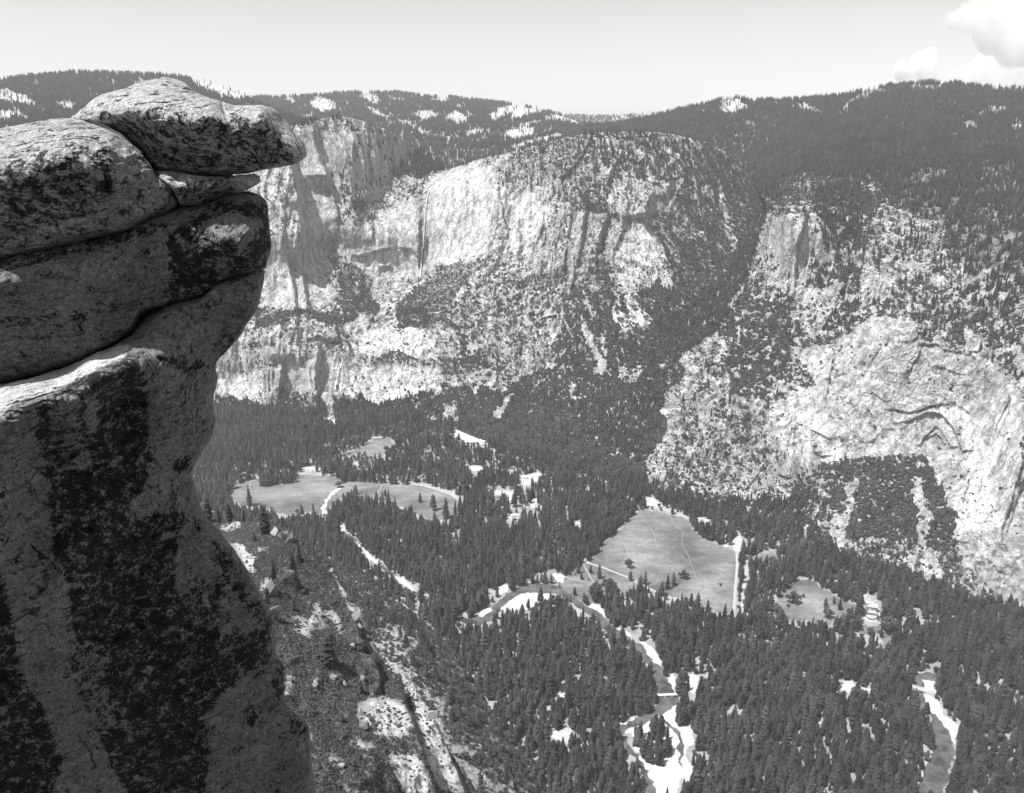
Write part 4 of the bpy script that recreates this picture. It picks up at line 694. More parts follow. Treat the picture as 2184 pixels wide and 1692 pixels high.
# ------------------------------------------------------------------ where plants grow on the walls: (area, conifers, round trees, brush)
G_W = [
    (D0([(380, 200), (1800, 200), (1800, 1150), (380, 1150)]), .02, .02, .22),
    (K5([(0, 430), (560, 280), (700, 400), (600, 650), (450, 800), (260, 700), (0, 720)]), .08, .06, .55),
    (K5([(560, 280), (1000, 280), (1400, 380), (1900, 520), (1950, 650), (1800, 900), (1700, 1300), (1560, 1600), (1500, 1692), (1050, 1692), (1000, 1500), (1080, 1300), (1160, 1250), (1000, 1050), (980, 880), (1150, 850), (1230, 620), (960, 640), (760, 640)]), .12, .42, .75),
    (K5([(560, 280), (1000, 280), (1400, 380), (1200, 600), (960, 640), (720, 640), (620, 480)]), .22, .12, .5),
    (K5([(450, 800), (600, 650), (720, 640), (700, 860), (420, 880)]), .1, .2, .8),
    (K5([(1880, 460), (2100, 480), (2000, 640), (1850, 850), (1760, 1050), (1700, 1250), (1560, 1560), (1400, 1692), (1200, 1692), (1350, 1500), (1500, 1350), (1600, 1150), (1700, 1000), (1780, 850), (1860, 700)]), .9, .15, .3),
    (K5([(280, 860), (760, 860), (720, 1200), (600, 1200), (420, 1350), (280, 1250)]), .02, .02, .2),
    (K5([(0, 720), (260, 700), (220, 1000), (110, 1250), (0, 1280)]), 0, .0, .04),
    (K5([(0, 1280), (400, 1300), (420, 1450), (600, 1250), (720, 1200), (760, 1400), (730, 1692), (0, 1692)]), .03, .25, .6),
    (K5([(740, 1190), (860, 980), (960, 950), (1080, 1140), (1030, 1210), (920, 1200), (830, 1260)]), 0, .0, .04),
    (K5([(1030, 1190), (1160, 1290), (1150, 1350), (1190, 1450), (1140, 1560), (1110, 1450), (1050, 1300)]), 0, .03, .1),
    (K5([(770, 1430), (930, 1420), (1010, 1640), (960, 1692), (740, 1692), (730, 1580)]), 0, .2, .1), (K5([(750, 1200), (820, 1260), (800, 1330), (870, 1430), (770, 1430)]), 0, .12, .1),
    (K5([(1470, 680), (1500, 700), (1560, 900), (1610, 1100), (1590, 1160), (1560, 1050), (1510, 880)]), 0, .05, .15), (K5([(1150, 940), (1300, 1000), (1400, 950), (1380, 1010), (1280, 1090), (1150, 1010)]), 0, .15, .2),
    (K8([(0, 680), (150, 680), (340, 720), (430, 620), (700, 560), (720, 350), (800, 200), (760, 0), (1600, 0), (1950, 150), (1700, 350), (1600, 480), (1650, 560), (1400, 850), (1500, 950), (1380, 1250), (1350, 1420), (0, 1420)]), .18, .9, .4),
    (K8([(0, 0), (740, 0), (760, 150), (700, 250), (700, 540), (430, 610), (380, 560), (0, 560)]), .03, .2, .5), (K8([(0, 560), (380, 560), (430, 610), (350, 720), (150, 680), (0, 680)]), 0, .1, .3),
    (K8([(900, 820), (1150, 820), (1500, 500), (1600, 480), (1300, 1200), (900, 1050)]), .6, .5, .3), (K8([(1550, 0), (1950, 150), (1600, 480), (1450, 450), (1400, 250)]), .9, .25, .3),
    (K8([(825, 40), (860, 130), (910, 180), (960, 260), (990, 400), (1020, 490), (1070, 540), (1040, 610), (980, 590), (985, 500), (940, 350), (895, 210)]), 0, 0, .02), (K8([(910, 0), (945, 0), (985, 200), (960, 200)]), 0, 0, .03),
    (K8([(1120, 210), (1160, 0), (1200, 0), (1170, 130), (1230, 130), (1220, 0), (1330, 0), (1330, 120), (1400, 200), (1350, 285), (1300, 230), (1240, 300), (1265, 350), (1200, 360), (1190, 260)]), 0, .1, .06),
    (K8([(770, 50), (800, 180), (840, 325), (815, 310), (770, 170)]), 0, 0, .05), (K8([(1030, 300), (1065, 300), (1050, 480), (1020, 480)]), 0, .05, .1), (K8([(1150, 560), (1280, 550), (1370, 540), (1290, 660), (1180, 650)]), 0, .15, .2), (K8([(1410, 500), (1600, 490), (1590, 530), (1430, 550)]), .05, .1, .2),
    (K8([(1430, 880), (1500, 820), (1600, 760), (1640, 640), (1790, 600), (1700, 700), (1620, 780), (1480, 895)]), 0, 0, .03), (K8([(250, 880), (320, 810), (350, 730), (440, 690), (350, 850), (310, 915), (260, 905)]), 0, 0, .03), (K8([(135, 750), (190, 650), (215, 650), (180, 745)]), 0, 0, .03),
    (K8([(500, 740), (640, 620), (620, 660), (520, 750)]), 0, .05, .1), (K8([(630, 770), (670, 720), (680, 740), (650, 780)]), 0, 0, .1), (K8([(840, 650), (900, 670), (880, 750), (940, 780), (870, 790)]), 0, .05, .2), (K8([(470, 890), (520, 850), (525, 880), (480, 900)]), 0, 0, .03), (K8([(680, 240), (740, 240), (730, 350), (690, 540), (660, 560), (700, 400)]), 0, .03, .1),
    (K8([(1370, 1240), (1420, 1130), (1490, 1020), (1500, 1040), (1430, 1150), (1385, 1270)]), 0, 0, .05),
    (K7([(100, 490), (500, 510), (700, 480), (740, 530), (480, 590), (120, 600)]), .02, .7, .8), (K7([(380, 130), (700, 150), (760, 160), (1000, 120), (1020, 210), (850, 200), (720, 190), (600, 260), (400, 290)]), .05, .5, .8),
    (K7([(350, 350), (420, 350), (420, 420), (350, 420)]), 0, .6, .8), (K7([(560, 720), (800, 720), (900, 790), (900, 900), (540, 900)]), .5, .6, .3), (K7([(100, 750), (540, 820), (540, 900), (100, 900)]), .5, .7, .3), (K7([(970, 780), (1200, 790), (1500, 760), (1620, 710), (1700, 760), (1700, 900), (970, 900)]), .5, .7, .3),
    (K7([(1390, 90), (1700, 150), (1850, 150), (1900, 230), (1700, 260), (1430, 220)]), .02, .7, .9), (K7([(1200, 480), (1400, 440), (1650, 490), (1850, 470), (2000, 440), (2060, 560), (1850, 590), (1650, 520), (1200, 530)]), .02, .6, .8), (K7([(1690, 500), (1900, 480), (2050, 450), (2060, 560), (1720, 580)]), .02, .7, .8),
    (K7([(990, 0), (1250, 60), (1180, 130), (1020, 200)]), 0, .1, .6), (K7([(950, 210), (1060, 200), (1090, 450), (940, 440)]), 0, .15, .5), (K7([(1080, 420), (1200, 400), (1250, 480), (1080, 500)]), 0, .2, .4), (K7([(1700, 670), (1900, 680), (1950, 800), (1700, 800)]), .1, .8, .4),
    (K7([(100, 600), (440, 600), (450, 780), (100, 750)]), 0, .0, .05), (K7([(570, 540), (940, 440), (960, 740), (560, 740)]), 0, 0, .02), (K7([(960, 520), (1690, 540), (1690, 720), (1220, 820), (960, 700)]), 0, .015, .06), (K7([(1060, 270), (1560, 260), (1700, 400), (1650, 470), (1400, 430), (1100, 450)]), 0, .02, .07),
    (K4([(1130, 330), (1300, 400), (1620, 480), (1350, 600), (1300, 580), (1100, 600), (900, 660), (760, 880), (640, 900), (560, 900), (800, 720), (1050, 560)]), .75, .1, .4), (K4([(560, 1100), (650, 1250), (800, 1350), (870, 1350), (800, 1430), (950, 1480), (950, 1520), (640, 1620), (600, 1450), (520, 1200)]), .02, .2, .8),
    (K4([(600, 200), (1100, 330), (1150, 500), (800, 800), (600, 800), (650, 500)]), .2, .03, .4), (K4([(560, 930), (750, 880), (860, 900), (700, 1000), (580, 1060)]), .05, .1, .5), (K4([(980, 700), (1250, 620), (1240, 700), (1000, 760), (980, 900), (850, 880)]), .05, .03, .4),
    (K4([(250, 480), (330, 300), (700, 310), (650, 560), (480, 640), (550, 1000), (320, 1010), (280, 700)]), 0, 0, .01), (K4([(60, 1120), (330, 1050), (580, 1480), (300, 1600), (60, 1500)]), 0, 0, .05), (K4([(1270, 620), (1560, 520), (1720, 560), (1740, 760), (1640, 1150), (1500, 1220), (1240, 1240), (1100, 1330), (760, 1330), (600, 1180), (760, 1000), (860, 920), (1150, 780)]), 0, 0, .015),
    (K4([(1180, 1380), (1300, 1260), (1540, 1180), (1560, 1300), (1400, 1692), (1000, 1692), (1000, 1520)]), .01, .12, .75), (K4([(1000, 1500), (1200, 1560), (1240, 1692), (1000, 1692)]), .01, .5, .9), (K4([(1560, 1180), (1900, 1150), (2000, 1300), (1500, 1692), (1400, 1600)]), .01, .1, .4),
    (K4([(820, 1320), (1040, 1350), (1140, 1400), (950, 1500), (880, 1600), (640, 1692), (640, 1640), (900, 1500), (800, 1420)]), 0, 0, .12), (K4([(100, 190), (600, 130), (950, 180), (1050, 330), (850, 240), (600, 190), (250, 240)]), .7, .03, .2),
]
G_R = [
    (D0([(1180, 100), (2400, 100), (2400, 1400), (1180, 1400)]), .05, .14, .6),
    (D0([(1180, 100), (2400, 100), (2400, 640), (2184, 600)]) + K6([(1500, 1300), (1250, 1250), (1200, 1000), (1000, 950), (900, 880), (720, 690), (400, 690), (250, 640), (100, 720)]) + D0([(1640, 420), (1180, 420)]), .85, .03, .1),
    (K6([(1180, 880), (1716, 900), (1716, 1690), (1350, 1690), (1340, 1500), (1400, 1380), (1250, 1250)]), .5, .06, .4),
    (K6([(330, 760), (700, 740), (720, 900), (690, 950), (660, 1080), (640, 1250), (530, 1310), (500, 1420), (280, 1450), (280, 1350), (250, 1200), (330, 900)]), .55, .55, .5),
    (K6([(-20, 900), (120, 740), (330, 720), (310, 900), (240, 1100), (200, 1400), (-20, 1500)]), .06, .06, .55),
    (K6([(250, 640), (330, 640), (350, 760), (300, 880), (220, 760)]), .1, .02, .3), (K6([(400, 680), (720, 690), (740, 740), (500, 775), (380, 740)]), .35, .05, .3),
    (K6([(950, 670), (1080, 630), (1180, 640), (1170, 700), (1050, 730), (960, 740)]), .15, 0, .1), (K6([(1380, 570), (1640, 580), (1620, 700), (1560, 830), (1380, 820), (1420, 650)]), .3, .02, .2), (K6([(900, 850), (970, 840), (1030, 870), (1000, 890), (920, 885)]), .02, 0, .05),
    (K6([(720, 930), (850, 890), (1000, 950), (1180, 940), (1200, 1020), (1180, 1200), (1300, 1290), (1400, 1350), (1350, 1500), (1100, 1400), (950, 1300), (800, 1250), (680, 1200), (680, 1080)]), .10, .03, .35),
    (K6([(640, 1250), (830, 1290), (880, 1400), (800, 1500), (650, 1450)]), 0, .02, .12), (K6([(180, 1000), (320, 960), (280, 1300), (240, 1500), (180, 1450), (220, 1200)]), .02, .03, .2), (K6([(280, 1420), (500, 1400), (470, 1560), (300, 1690), (250, 1600)]), 0, .05, .12),
    (K6([(510, 1390), (560, 1300), (650, 1300), (620, 1480), (600, 1690), (520, 1690)]), .1, .7, .5),
    (J1([(-20, 0), (430, 0), (420, 200), (430, 400), (380, 620), (200, 770), (-20, 820)]), .12, .8, .6), (J1([(-20, 820), (200, 770), (230, 1000), (220, 1250), (0, 1300)]), .02, .25, .5), (J1([(440, 520), (560, 480), (600, 700), (560, 850), (450, 760)]), 0, .3, .5),
    (J1([(1050, 130), (1500, 90), (2082, 120), (2082, 700), (1900, 500), (1650, 400), (1500, 250), (1250, 180)]), .2, .25, .5), (J1([(1560, 230), (1640, 240), (1650, 380), (1570, 390)]), .3, .9, .5), (J1([(1650, 280), (1830, 300), (1780, 430), (1680, 430)]), 0, 0, .03),
    (J1([(400, 400), (700, 380), (800, 300), (1000, 170), (1250, 220), (1350, 330), (1600, 420), (1750, 460), (1900, 560), (2082, 740), (2082, 1700), (1620, 1700), (1500, 1450), (1430, 1280), (1350, 1180), (1200, 1150), (900, 1180), (650, 1230), (480, 1230), (330, 1080), (230, 900), (400, 720), (600, 640)]), 0, .004, .03),
    (J1([(230, 900), (480, 860), (600, 1000), (650, 1200), (480, 1230), (330, 1080)]), 0, .02, .12), (J1([(-20, 1280), (220, 1220), (400, 1330), (400, 1480), (-20, 1500)]), .01, .08, .3), (J1([(230, 1130), (350, 1170), (520, 1330), (480, 1480), (400, 1480), (400, 1300)]), .05, .3, .5),
    (J1([(520, 1290), (700, 1210), (900, 1180), (1000, 1185), (1200, 1150), (1350, 1180), (1430, 1280), (1450, 1380), (1510, 1420), (1500, 1540), (1600, 1600), (1610, 1760), (430, 1760), (430, 1400)]), .04, .95, .3),
    (J1([(1500, 1540), (1600, 1560), (1640, 1760), (1420, 1760)]), .1, .95, .3),
    (J1([(800, 1360), (880, 1340), (890, 1420), (830, 1540), (760, 1640), (700, 1700), (620, 1680), (770, 1580), (790, 1480)]), 0, .03, .1), (J1([(1290, 1230), (1340, 1220), (1370, 1260), (1340, 1290)]), 0, 0, .1), (J1([(1310, 1340), (1370, 1340), (1385, 1600), (1340, 1700), (1320, 1580), (1270, 1450)]), 0, .03, .1), (J1([(590, 1400), (640, 1410), (680, 1480), (620, 1490)]), 0, .05, .1),
    (J6([(600, 240), (700, 200), (830, 150), (830, 300), (760, 380), (640, 420), (640, 330)]), .02, .06, .1), (J6([(1100, 80), (1290, 60), (1200, 300), (1180, 420), (1120, 600), (1000, 560), (960, 440), (1100, 320), (1130, 200)]), 0, .05, .06), (J6([(1880, 30), (1960, 20), (1950, 200), (2050, 250), (2000, 420), (2060, 600), (2080, 700), (2140, 890), (1950, 920), (1820, 820), (1950, 700), (1940, 560), (1880, 400)]), 0, .05, .08),
    (J6([(1120, 600), (1300, 600), (1500, 620), (1680, 640), (1690, 740), (1450, 740), (1250, 690), (1110, 660)]), .05, .12, .1), (J6([(870, 0), (980, 0), (980, 70), (900, 60)]), 0, .05, .1), (J6([(480, 100), (540, 110), (520, 200), (470, 220)]), .05, .05, .1),
    (J1([(-40, 1480), (480, 1480), (520, 1760), (-40, 1760)]), .6, .4, .2), (J1([(480, 1500), (620, 1520), (780, 1600), (700, 1760), (520, 1760)]), .05, .2, .2),
]
G_R += [(D0([(2030, 1110), (2400, 1100), (2400, 1330), (2184, 1300), (2120, 1262), (2062, 1212)]), 0, 0, .02), (J6([(500, 500), (1000, 560), (1110, 660), (1250, 690), (1450, 740), (1690, 740), (1820, 820), (1950, 920), (2184, 890), (2260, 1000), (400, 1000)]), .9, .3, .2),
        (J6([(2050, 300), (2184, 250), (2230, 600), (2330, 900), (2140, 890), (2080, 680), (2000, 500)]), .05, .95, .3)]
for a in R_BARE:
    G_R.append((a, .06, 0, .02))
G_FAR = [(D0([(-300, 100), (1700, 100), (1700, 500), (-300, 500)]), .95, 0, .05)] + [(p, .03, 0, .01) for p in BARE_FAR]
UNIT = {'con': 58.0, 'brd': 22.0, 'bru': 9.0}
def grow(sname, zones, unit_scale=1.0, gap=0.5, closed=0.5, edge=6.0):
    """choose the places where plants stand on a sheet"""
    U, V, P, ok = SHEETS[sname]
    a, b, c, d = P[:-1, :-1], P[:-1, 1:], P[1:, 1:], P[1:, :-1]
    nrm = np.cross(c - a, b - d); area = 0.5 * np.linalg.norm(nrm, axis=-1); cen = (a + b + c + d) / 4
    nz = nrm[..., 2] / np.maximum(2 * area, 1e-6)
    facing = (nrm * (np.array([0, 0, CAMZ]) - cen)).sum(-1)
    if np.median(facing) < 0: facing, nz = -facing, -nz
    uc, vc = (U[:-1, :-1] + U[1:, 1:]) / 2, (V[:-1, :-1] + V[1:, 1:]) / 2
    ju, jv = jitter(uc, vc, edge, 16.0, 61); ju, jv = jitter(ju, jv, edge * 2.6, 64.0, 64)
    dens = np.zeros((3,) + uc.shape)
    for poly, *ds in zones:
        m = inside(ju, jv, poly)
        for k in range(3): dens[k][m] = ds[k]
    hor = area * np.clip((nz - 0.1) * 1.5, 0.06, 1) ; hor = np.where(nz < 0.02, 0, hor)       # plants need a foothold
    x, y, z = cen[..., 0], cen[..., 1], cen[..., 2]
    g = 1.0 + 2.4 * gap * fbm(x / 45, y / 45, z / 90, 3, 70); g2 = fbm(x / 14, y / 14, z / 14, 2, 75)
    out = {}
    for k, nm in enumerate(('con', 'brd', 'bru')):
        D = dens[k]; fac = np.clip(np.where(D > closed, 1.0, np.clip(0.1 + 2.4 * g2 + 0.7 * g, 0, 2.6)), 0, 2.6)
        lam = np.where(ok & (facing > 0), hor * D * fac / (UNIT[nm] * unit_scale), 0)
        n = rng.poisson(np.minimum(lam, 30)); i, j = np.nonzero(n); rep = n[i, j]; i, j = np.repeat(i, rep), np.repeat(j, rep)
        s, t = rng.random(len(i))[:, None], rng.random(len(i))[:, None]
        out[nm] = (1 - s) * ((1 - t) * a[i, j] + t * b[i, j]) + s * ((1 - t) * d[i, j] + t * c[i, j])
    return out
def rs(n, lo, hi): return rng.uniform(lo, hi, n)
print('growing')
for sname, zones, us_, lib3, nm in (('north_wall', G_W, 1.0, ('conlo', 'brdlo', 'bru'), 'north wall'), ('east_wall', G_R, 1.0, ('conlo', 'brdlo', 'bru'), 'east wall'), ('high_plateau', G_FAR, 2.6, ('conlo', None, None), 'plateau'), ('west_hills', G_FAR, 2.0, ('conlo', None, None), 'west'), ('distant_ridge', [(D0([(1000, 200), (1700, 200), (1700, 330), (1000, 330)]), .9, 0, 0), (K5([(900, 175), (980, 148), (1050, 170), (980, 195)]), .1, 0, 0)], 4.0, ('conlo', None, None), 'ridge')):
    g = grow(sname, zones, us_, closed=(0.5 if sname == 'north_wall' else 0.9 if sname == 'east_wall' else 9.0), edge=6.0 if us_ < 1.5 else 1.5)
    print(sname, {k: len(v) for k, v in g.items()})
    desc = {'north wall': ('cliff beside the tall waterfall', 'canyon and ledges of the waterfall cliff'), 'east wall': ('long forested ridge above the arched cliff', 'slopes around the arched cliff'), 'plateau': ('pale domes of the far plateau', ''), 'west': ('hills beyond the overhanging rock', ''), 'ridge': ('lowest notch of the skyline', '')}[nm]
    p = g['con']; n = len(p); H = rs(n, 17, 33) * (1.15 if us_ > 1.5 else 1.0); scatter('conifer_forest', p, H * rs(n, 0.9, 1.35), H, 'conlo', f'dark conifer forest covering the {desc[0]}', 'forest')
    if lib3[1]:
        p = g['brd']; n = len(p); w = rs(n, 7, 13); scatter('oak_woodland', p - np.array([0, 0, 0.8]), w, w * rs(n, 0.75, 1.1), 'brdlo', f'round topped oaks growing over the {desc[1]}', 'woodland')
        p = g['bru']; n = len(p); w = rs(n, 2.5, 6.5); scatter('chaparral', p, w, w * rs(n, 0.8, 1.2), 'bru', f'low dark bushes dotting the {desc[1]}', 'bushes')
# ------------------------------------------------------------------ valley floor: forest
KEEP_OUT = [MEADOW_E, MEADOW_S, MEADOW_W, CLEAR_N, MEADOW_H, MEADOW_R, LAWN_H, GLADE, RIVER_MAIN, RIVER_E, SAND_BEND, SAND_SPIT, SAND_E, SAND_E2, RIVER_W, PARKING, PARKING2,
            J6([(1230, 975), (1300, 1000), (1400, 1040), (1540, 1090), (1530, 1240), (1510, 1340), (1330, 1340), (1320, 1120)])] + SAND_W + CLEAR_V
ISLAND = J5([(810, 840), (860, 835), (950, 800), (1050, 790), (1080, 850), (1130, 960), (1150, 1060), (1120, 1140), (1050, 1210), (960, 1180), (880, 1100), (800, 1010)])
SAND_OUT = [SAND_MAIN] + SAND_BANKS
G_F = [  # (area, conifers, round trees)
    (D0([(-100, 800), (2400, 800), (2400, 1800), (-100, 1800)]), 1.0, .13),
    (K7([(-400, 760), (900, 780), (1300, 1000), (900, 1200), (700, 1250), (-400, 1250)]), 1.0, .10),
    (K7([(760, 1150), (1150, 1000), (1700, 900), (2100, 980), (2100, 1330), (1850, 1400), (1400, 1380), (980, 1310), (760, 1260)]), .22, .62),
    (K7([(-400, 1230), (700, 1240), (690, 1370), (250, 1380), (-400, 1480)]), .25, .8),
    (K8([(0, 1050), (600, 1000), (1400, 1000), (1400, 1300), (900, 1400), (0, 1350)]), .34, .3),
    (K8([(0, 1290), (900, 1380), (800, 1692), (0, 1692)]), .5, .06),
    (J4([(2184, 60), (1870, 260), (1940, 370), (2184, 440), (2300, 440), (2300, 60)]), .3, .8),
    (J6([(-60, 380), (500, 440), (620, 700), (480, 800), (180, 560), (100, 440)]), .4, .6),
    (J6([(190, 720), (620, 720), (600, 960), (500, 1060), (400, 1250), (190, 1100)]), .55, .5), (J6([(620, 760), (900, 850), (900, 960), (700, 880), (600, 900)]), .3, .7),
    (J6([(900, 850), (1250, 980), (1300, 1130), (1150, 1090), (900, 960)]), .6, .6), (J6([(1290, 1110), (1320, 1350), (1180, 1360), (1200, 1200)]), .5, .6), (J6([(400, 1240), (1050, 1300), (1200, 1400), (1100, 1500), (380, 1400)]), .5, .3),
    (J6([(380, 0), (1000, 560), (900, 700), (500, 560)]), .9, .2), (J7([(1180, 380), (1480, 360), (1470, 450), (1230, 500), (1180, 470)]), .1, 1.2), (J7([(1560, 700), (1620, 880), (1530, 830)]), .3, .8),
    (J5([(860, 560), (1000, 520), (1030, 600), (960, 640), (860, 660)]), .3, 1.0), (J4([(360, 640), (560, 620), (540, 700), (400, 730)]), .1, 1.0), (J4([(860, 450), (1100, 440), (1060, 520), (980, 600), (880, 540)]), .4, 1.0), (J2([(1300, 560), (1700, 620), (2184, 880), (2184, 1456), (1600, 1456), (1500, 900)]), .25, .6),
    (J3([(1500, 0), (1700, 0), (2000, 700), (2184, 1332), (1900, 1200), (1550, 500)]), .45, .35),
]
def floor_points(unit, k, seed):
    r = np.random.default_rng(seed); x0, x1, y0, y1 = -2300, 2500, 930, 3300
    n = int((x1 - x0) * (y1 - y0) / unit * 1.15); p = np.stack([r.uniform(x0, x1, n), r.uniform(y0, y1, n), np.zeros(n)], -1)
    u, v = picture_of(p)
    m = (u > -60) & (u < 2250) & (v < 1760) & (v > curve(W_BASE)(np.clip(u, 420, 1760)) - 20)
    m &= ~((u > 1400) & (v < curve(R_BASE)(u) - 4)); m &= ~((u < 1080) & (v > curve(N_CREST)(u) + 25)); m &= ~((u > 600) & (u < 1240) & (v > curve(T_TOP)(u) + 2))
    m &= ~((u < 390) & (v > 1000))
    p, u, v = p[m], u[m], v[m]
    ju, jv = jitter(u, v, 5, 22, 62); d = np.zeros(len(p))
    for z in G_F: d[inside(ju, jv, z[0])] = z[k]
    gapn = fbm(p[:, 0] / 55, p[:, 1] / 55, p[:, 2], 3, 66) if k == 1 else fbm(p[:, 0] / 70, p[:, 1] / 70, p[:, 2] + 9, 3, 67)
    d = d * np.clip(1.05 + 1.5 * gapn, 0.12, 1.5)
    ju, jv = jitter(u, v, 2.0, 12, 63)
    out = np.zeros(len(p), bool)
    for q in KEEP_OUT: out |= inside(ju, jv, q)
    sand = np.zeros(len(p), bool)
    for q in SAND_OUT: sand |= inside(ju, jv, q)
    isl = inside(u, v, ISLAND); out |= sand & ~isl
    for q, w in ROADS:
        W = world_at([a[0] for a in q], [a[1] for a in q], floor_y([a[0] for a in q], [a[1] for a in q]))[:, :2]
        for a, b in zip(W[:-1], W[1:]):
            t = np.clip(((p[:, :2] - a) @ (b - a)) / ((b - a) @ (b - a)), 0, 1); out |= np.linalg.norm(p[:, :2] - (a + t[:, None] * (b - a)), axis=1) < w * 0.5 + 3.5
    d[isl] = 1.2 if k == 1 else 0.1
    keep = (r.random(len(p)) * 1.5 < d) & ~out
    return p[keep], u[keep], v[keep]
FC, FCu, FCv = floor_points(44.0, 1, 101)
FB, FBu, FBv = floor_points(64.0, 2, 102)
# keep stems apart
def thin(p, u, v, dmin):
    key = {}; sel = []
    for i in np.argsort(rng.random(len(p))):
        c = (int(p[i, 0] // dmin), int(p[i, 1] // dmin))
        if any((dx, dy) in key and np.hypot(*(p[key[(dx, dy)], :2] - p[i, :2])) < dmin for dx in (c[0] - 1, c[0], c[0] + 1) for dy in (c[1] - 1, c[1], c[1] + 1)): continue
        key[c] = i; sel.append(i)
    return p[sel], u[sel], v[sel]
FC, FCu, FCv = thin(FC, FCu, FCv, 6.0); FB, FBu, FBv = thin(FB, FBu, FBv, 7.0)
OPEN = [MEADOW_E, MEADOW_W, MEADOW_H, RIVER_MAIN, RIVER_E, SAND_BEND, SAND_E, SAND_MAIN, RIVER_W, LAWN_H, PARKING, PARKING2, CLEAR_N, J6([(1340, 1060), (1530, 1080), (1520, 1340), (1330, 1340)])] + SAND_BANKS + SAND_W + CLEAR_V
def clear_view(p, u, v, h, prob):
    t = np.linalg.norm(p - np.array([0, 0, CAMZ]), axis=1); hp_ = h / t * FPX * (np.hypot(p[:, 0], p[:, 1]) / t); bad = np.zeros(len(p), bool); isl = inside(u, v, ISLAND)
    for f in (0.25, 0.5, 0.75):
        for q in OPEN: bad |= (inside(u, v - f * hp_, q) & ~isl) if q is SAND_MAIN else inside(u, v - f * hp_, q)
    return ~(bad & (rng.random(len(p)) < prob))
H = np.clip(rng.normal(33, 7.5, len(FC)), 12, 50) * (1 - 0.35 * (rng.random(len(FC)) < 0.22)); m_ = clear_view(FC, FCu, FCv, H, 0.93); FC, FCu, FCv, H = FC[m_], FCu[m_], FCv[m_], H[m_]
Wb = rng.uniform(8, 15, len(FB)); m_ = clear_view(FB, FBu, FBv, Wb, 0.8); FB, FBu, FBv, Wb = FB[m_], FBu[m_], FBv[m_], Wb[m_]
CON_ME = [(py_mesh('crown', a, M_CON), py_mesh('trunk', b, M_BARK)) for a, b in CON]
BRD_ME = [(py_mesh('crown', a, M_BRD), py_mesh('trunk', b, M_BARK)) for a, b in BRD]
BRU_ME = [(py_mesh('crown', a, M_BRU), py_mesh('stem', b, M_BARK)) for a, b in BRU]
def tree(name, loc, w, h, lib, label, category, group=None, var=None, tilt=0.02):
    e = empty(name, loc, random.uniform(0, 6.28)); e.scale = (w, w, h); e.rotation_euler.x = random.gauss(0, tilt); e.rotation_euler.y = random.gauss(0, tilt)
    crown, trunk = lib[random.randrange(len(lib)) if var is None else var]
    for nm, me in (('crown', crown), ('stem' if lib is BRU_ME else 'trunk', trunk)):
        o = bpy.data.objects.new(nm, me); COL.objects.link(o); o.parent = e
    return tag(e, label, category, group)
ZONE_LABEL = [(ISLAND, 'conifer in the grove standing on the white sand island'),
              (D0([(-100, 1150), (1010, 1150), (1010, 1420), (-100, 1420)]), 'conifer at the edge of the brushy talus slope'),
              (RIVER_E + [], 'conifer')]
def conifer_zone(u, v):
    if inside(np.array([u]), np.array([v]), ISLAND)[0]: return 'tall dark conifer in the grove standing on the white sand island', 'conifers on the sand island'
    ru = np.interp(v, [1380, 1500, 1580, 1692], [1420, 1425, 1330, 1440])
    if u < ru: return 'dark spired conifer in the forest between the talus slope and the forked river', 'conifers between talus slope and river'
    if u < np.interp(v, [1450, 1560, 1692], [1945, 1985, 1970]): return 'dark spired conifer in the dense forest between the two river channels', 'conifers between the river channels'
    return 'dark spired conifer in the dense forest beyond the arched stone bridge', 'conifers beyond the arched bridge'
dist = np.linalg.norm(FC - np.array([0, 0, CAMZ]), axis=1)
vis = (FCu > 15) & (FCu < 2165) & (FCv < 1688) & (FCv > 1100) & (FCu > 1010)
rank = np.argsort(np.where(vis, -H / dist, 0)); solo = rank[:290]; rest = rank[290:]
LAND = [(n_, world_at(*q_, float(floor_y(*q_)))) for n_, q_ in (('white beam bridge', J5([(1110, 540)])[0]), ('arched stone bridge', J7([(1330, 590)])[0]), ('large stone hotel', J6([(1425, 1235)])[0]), ('white sand of the river bend', J4([(420, 930)])[0]), ('sand tip at the river fork', J5([(730, 860)])[0]), ('bare patch with two cabins', J7([(700, 560)])[0]), ('wide eastern channel', J7([(1450, 1150)])[0]), ('double meadow road', J6([(100, 1250)])[0]), ('sand bar by the island grove', J5([(1120, 1350)])[0]), ('pale clearing west of the fork', J5([(120, 880)])[0]), ('pale gap above the fork', J5([(140, 540)])[0]), ('small pale glade below the hotel', J7([(990, 220)])[0]), ('small pale forest gap', J7([(440, 870)])[0]), ('bright gap east of the arched bridge', J7([(1910, 640)])[0]))]
def by_landmark(p, h, word, group):
    d, nm = min((float(np.hypot(*(p[:2] - q[:2]))), nm) for nm, q in LAND)
    size = 'tall' if h > 38 else 'short' if h < 27 else 'middling'
    rel = 'right beside' if d < 45 else 'not far from' if d < 130 else 'deep in forest toward'
    return f'{size} {word} {rel} the {nm}', f'{group} by the {nm}'
for i in solo:
    lb, gp = conifer_zone(FCu[i], FCv[i])
    if 'island' not in lb: lb, gp = by_landmark(FC[i], H[i], 'dark conifer', 'conifers')
    tree('conifer_tree', tuple(FC[i]), H[i] * random.uniform(0.92, 1.2), H[i], CON_ME, lb, 'conifer', gp)
scatter('valley_conifers', FC[rest], H[rest] * rs(len(rest), 0.92, 1.25), H[rest], 'con', 'dense dark conifer forest filling the flat valley floor', 'forest')
dist = np.linalg.norm(FB - np.array([0, 0, CAMZ]), axis=1)
vis = (FBu > 430) & (FBu < 2165) & (FBv < 1685)
rank = np.argsort(np.where(vis, -Wb / dist, 0)); solo = rank[:160]; rest = rank[160:]
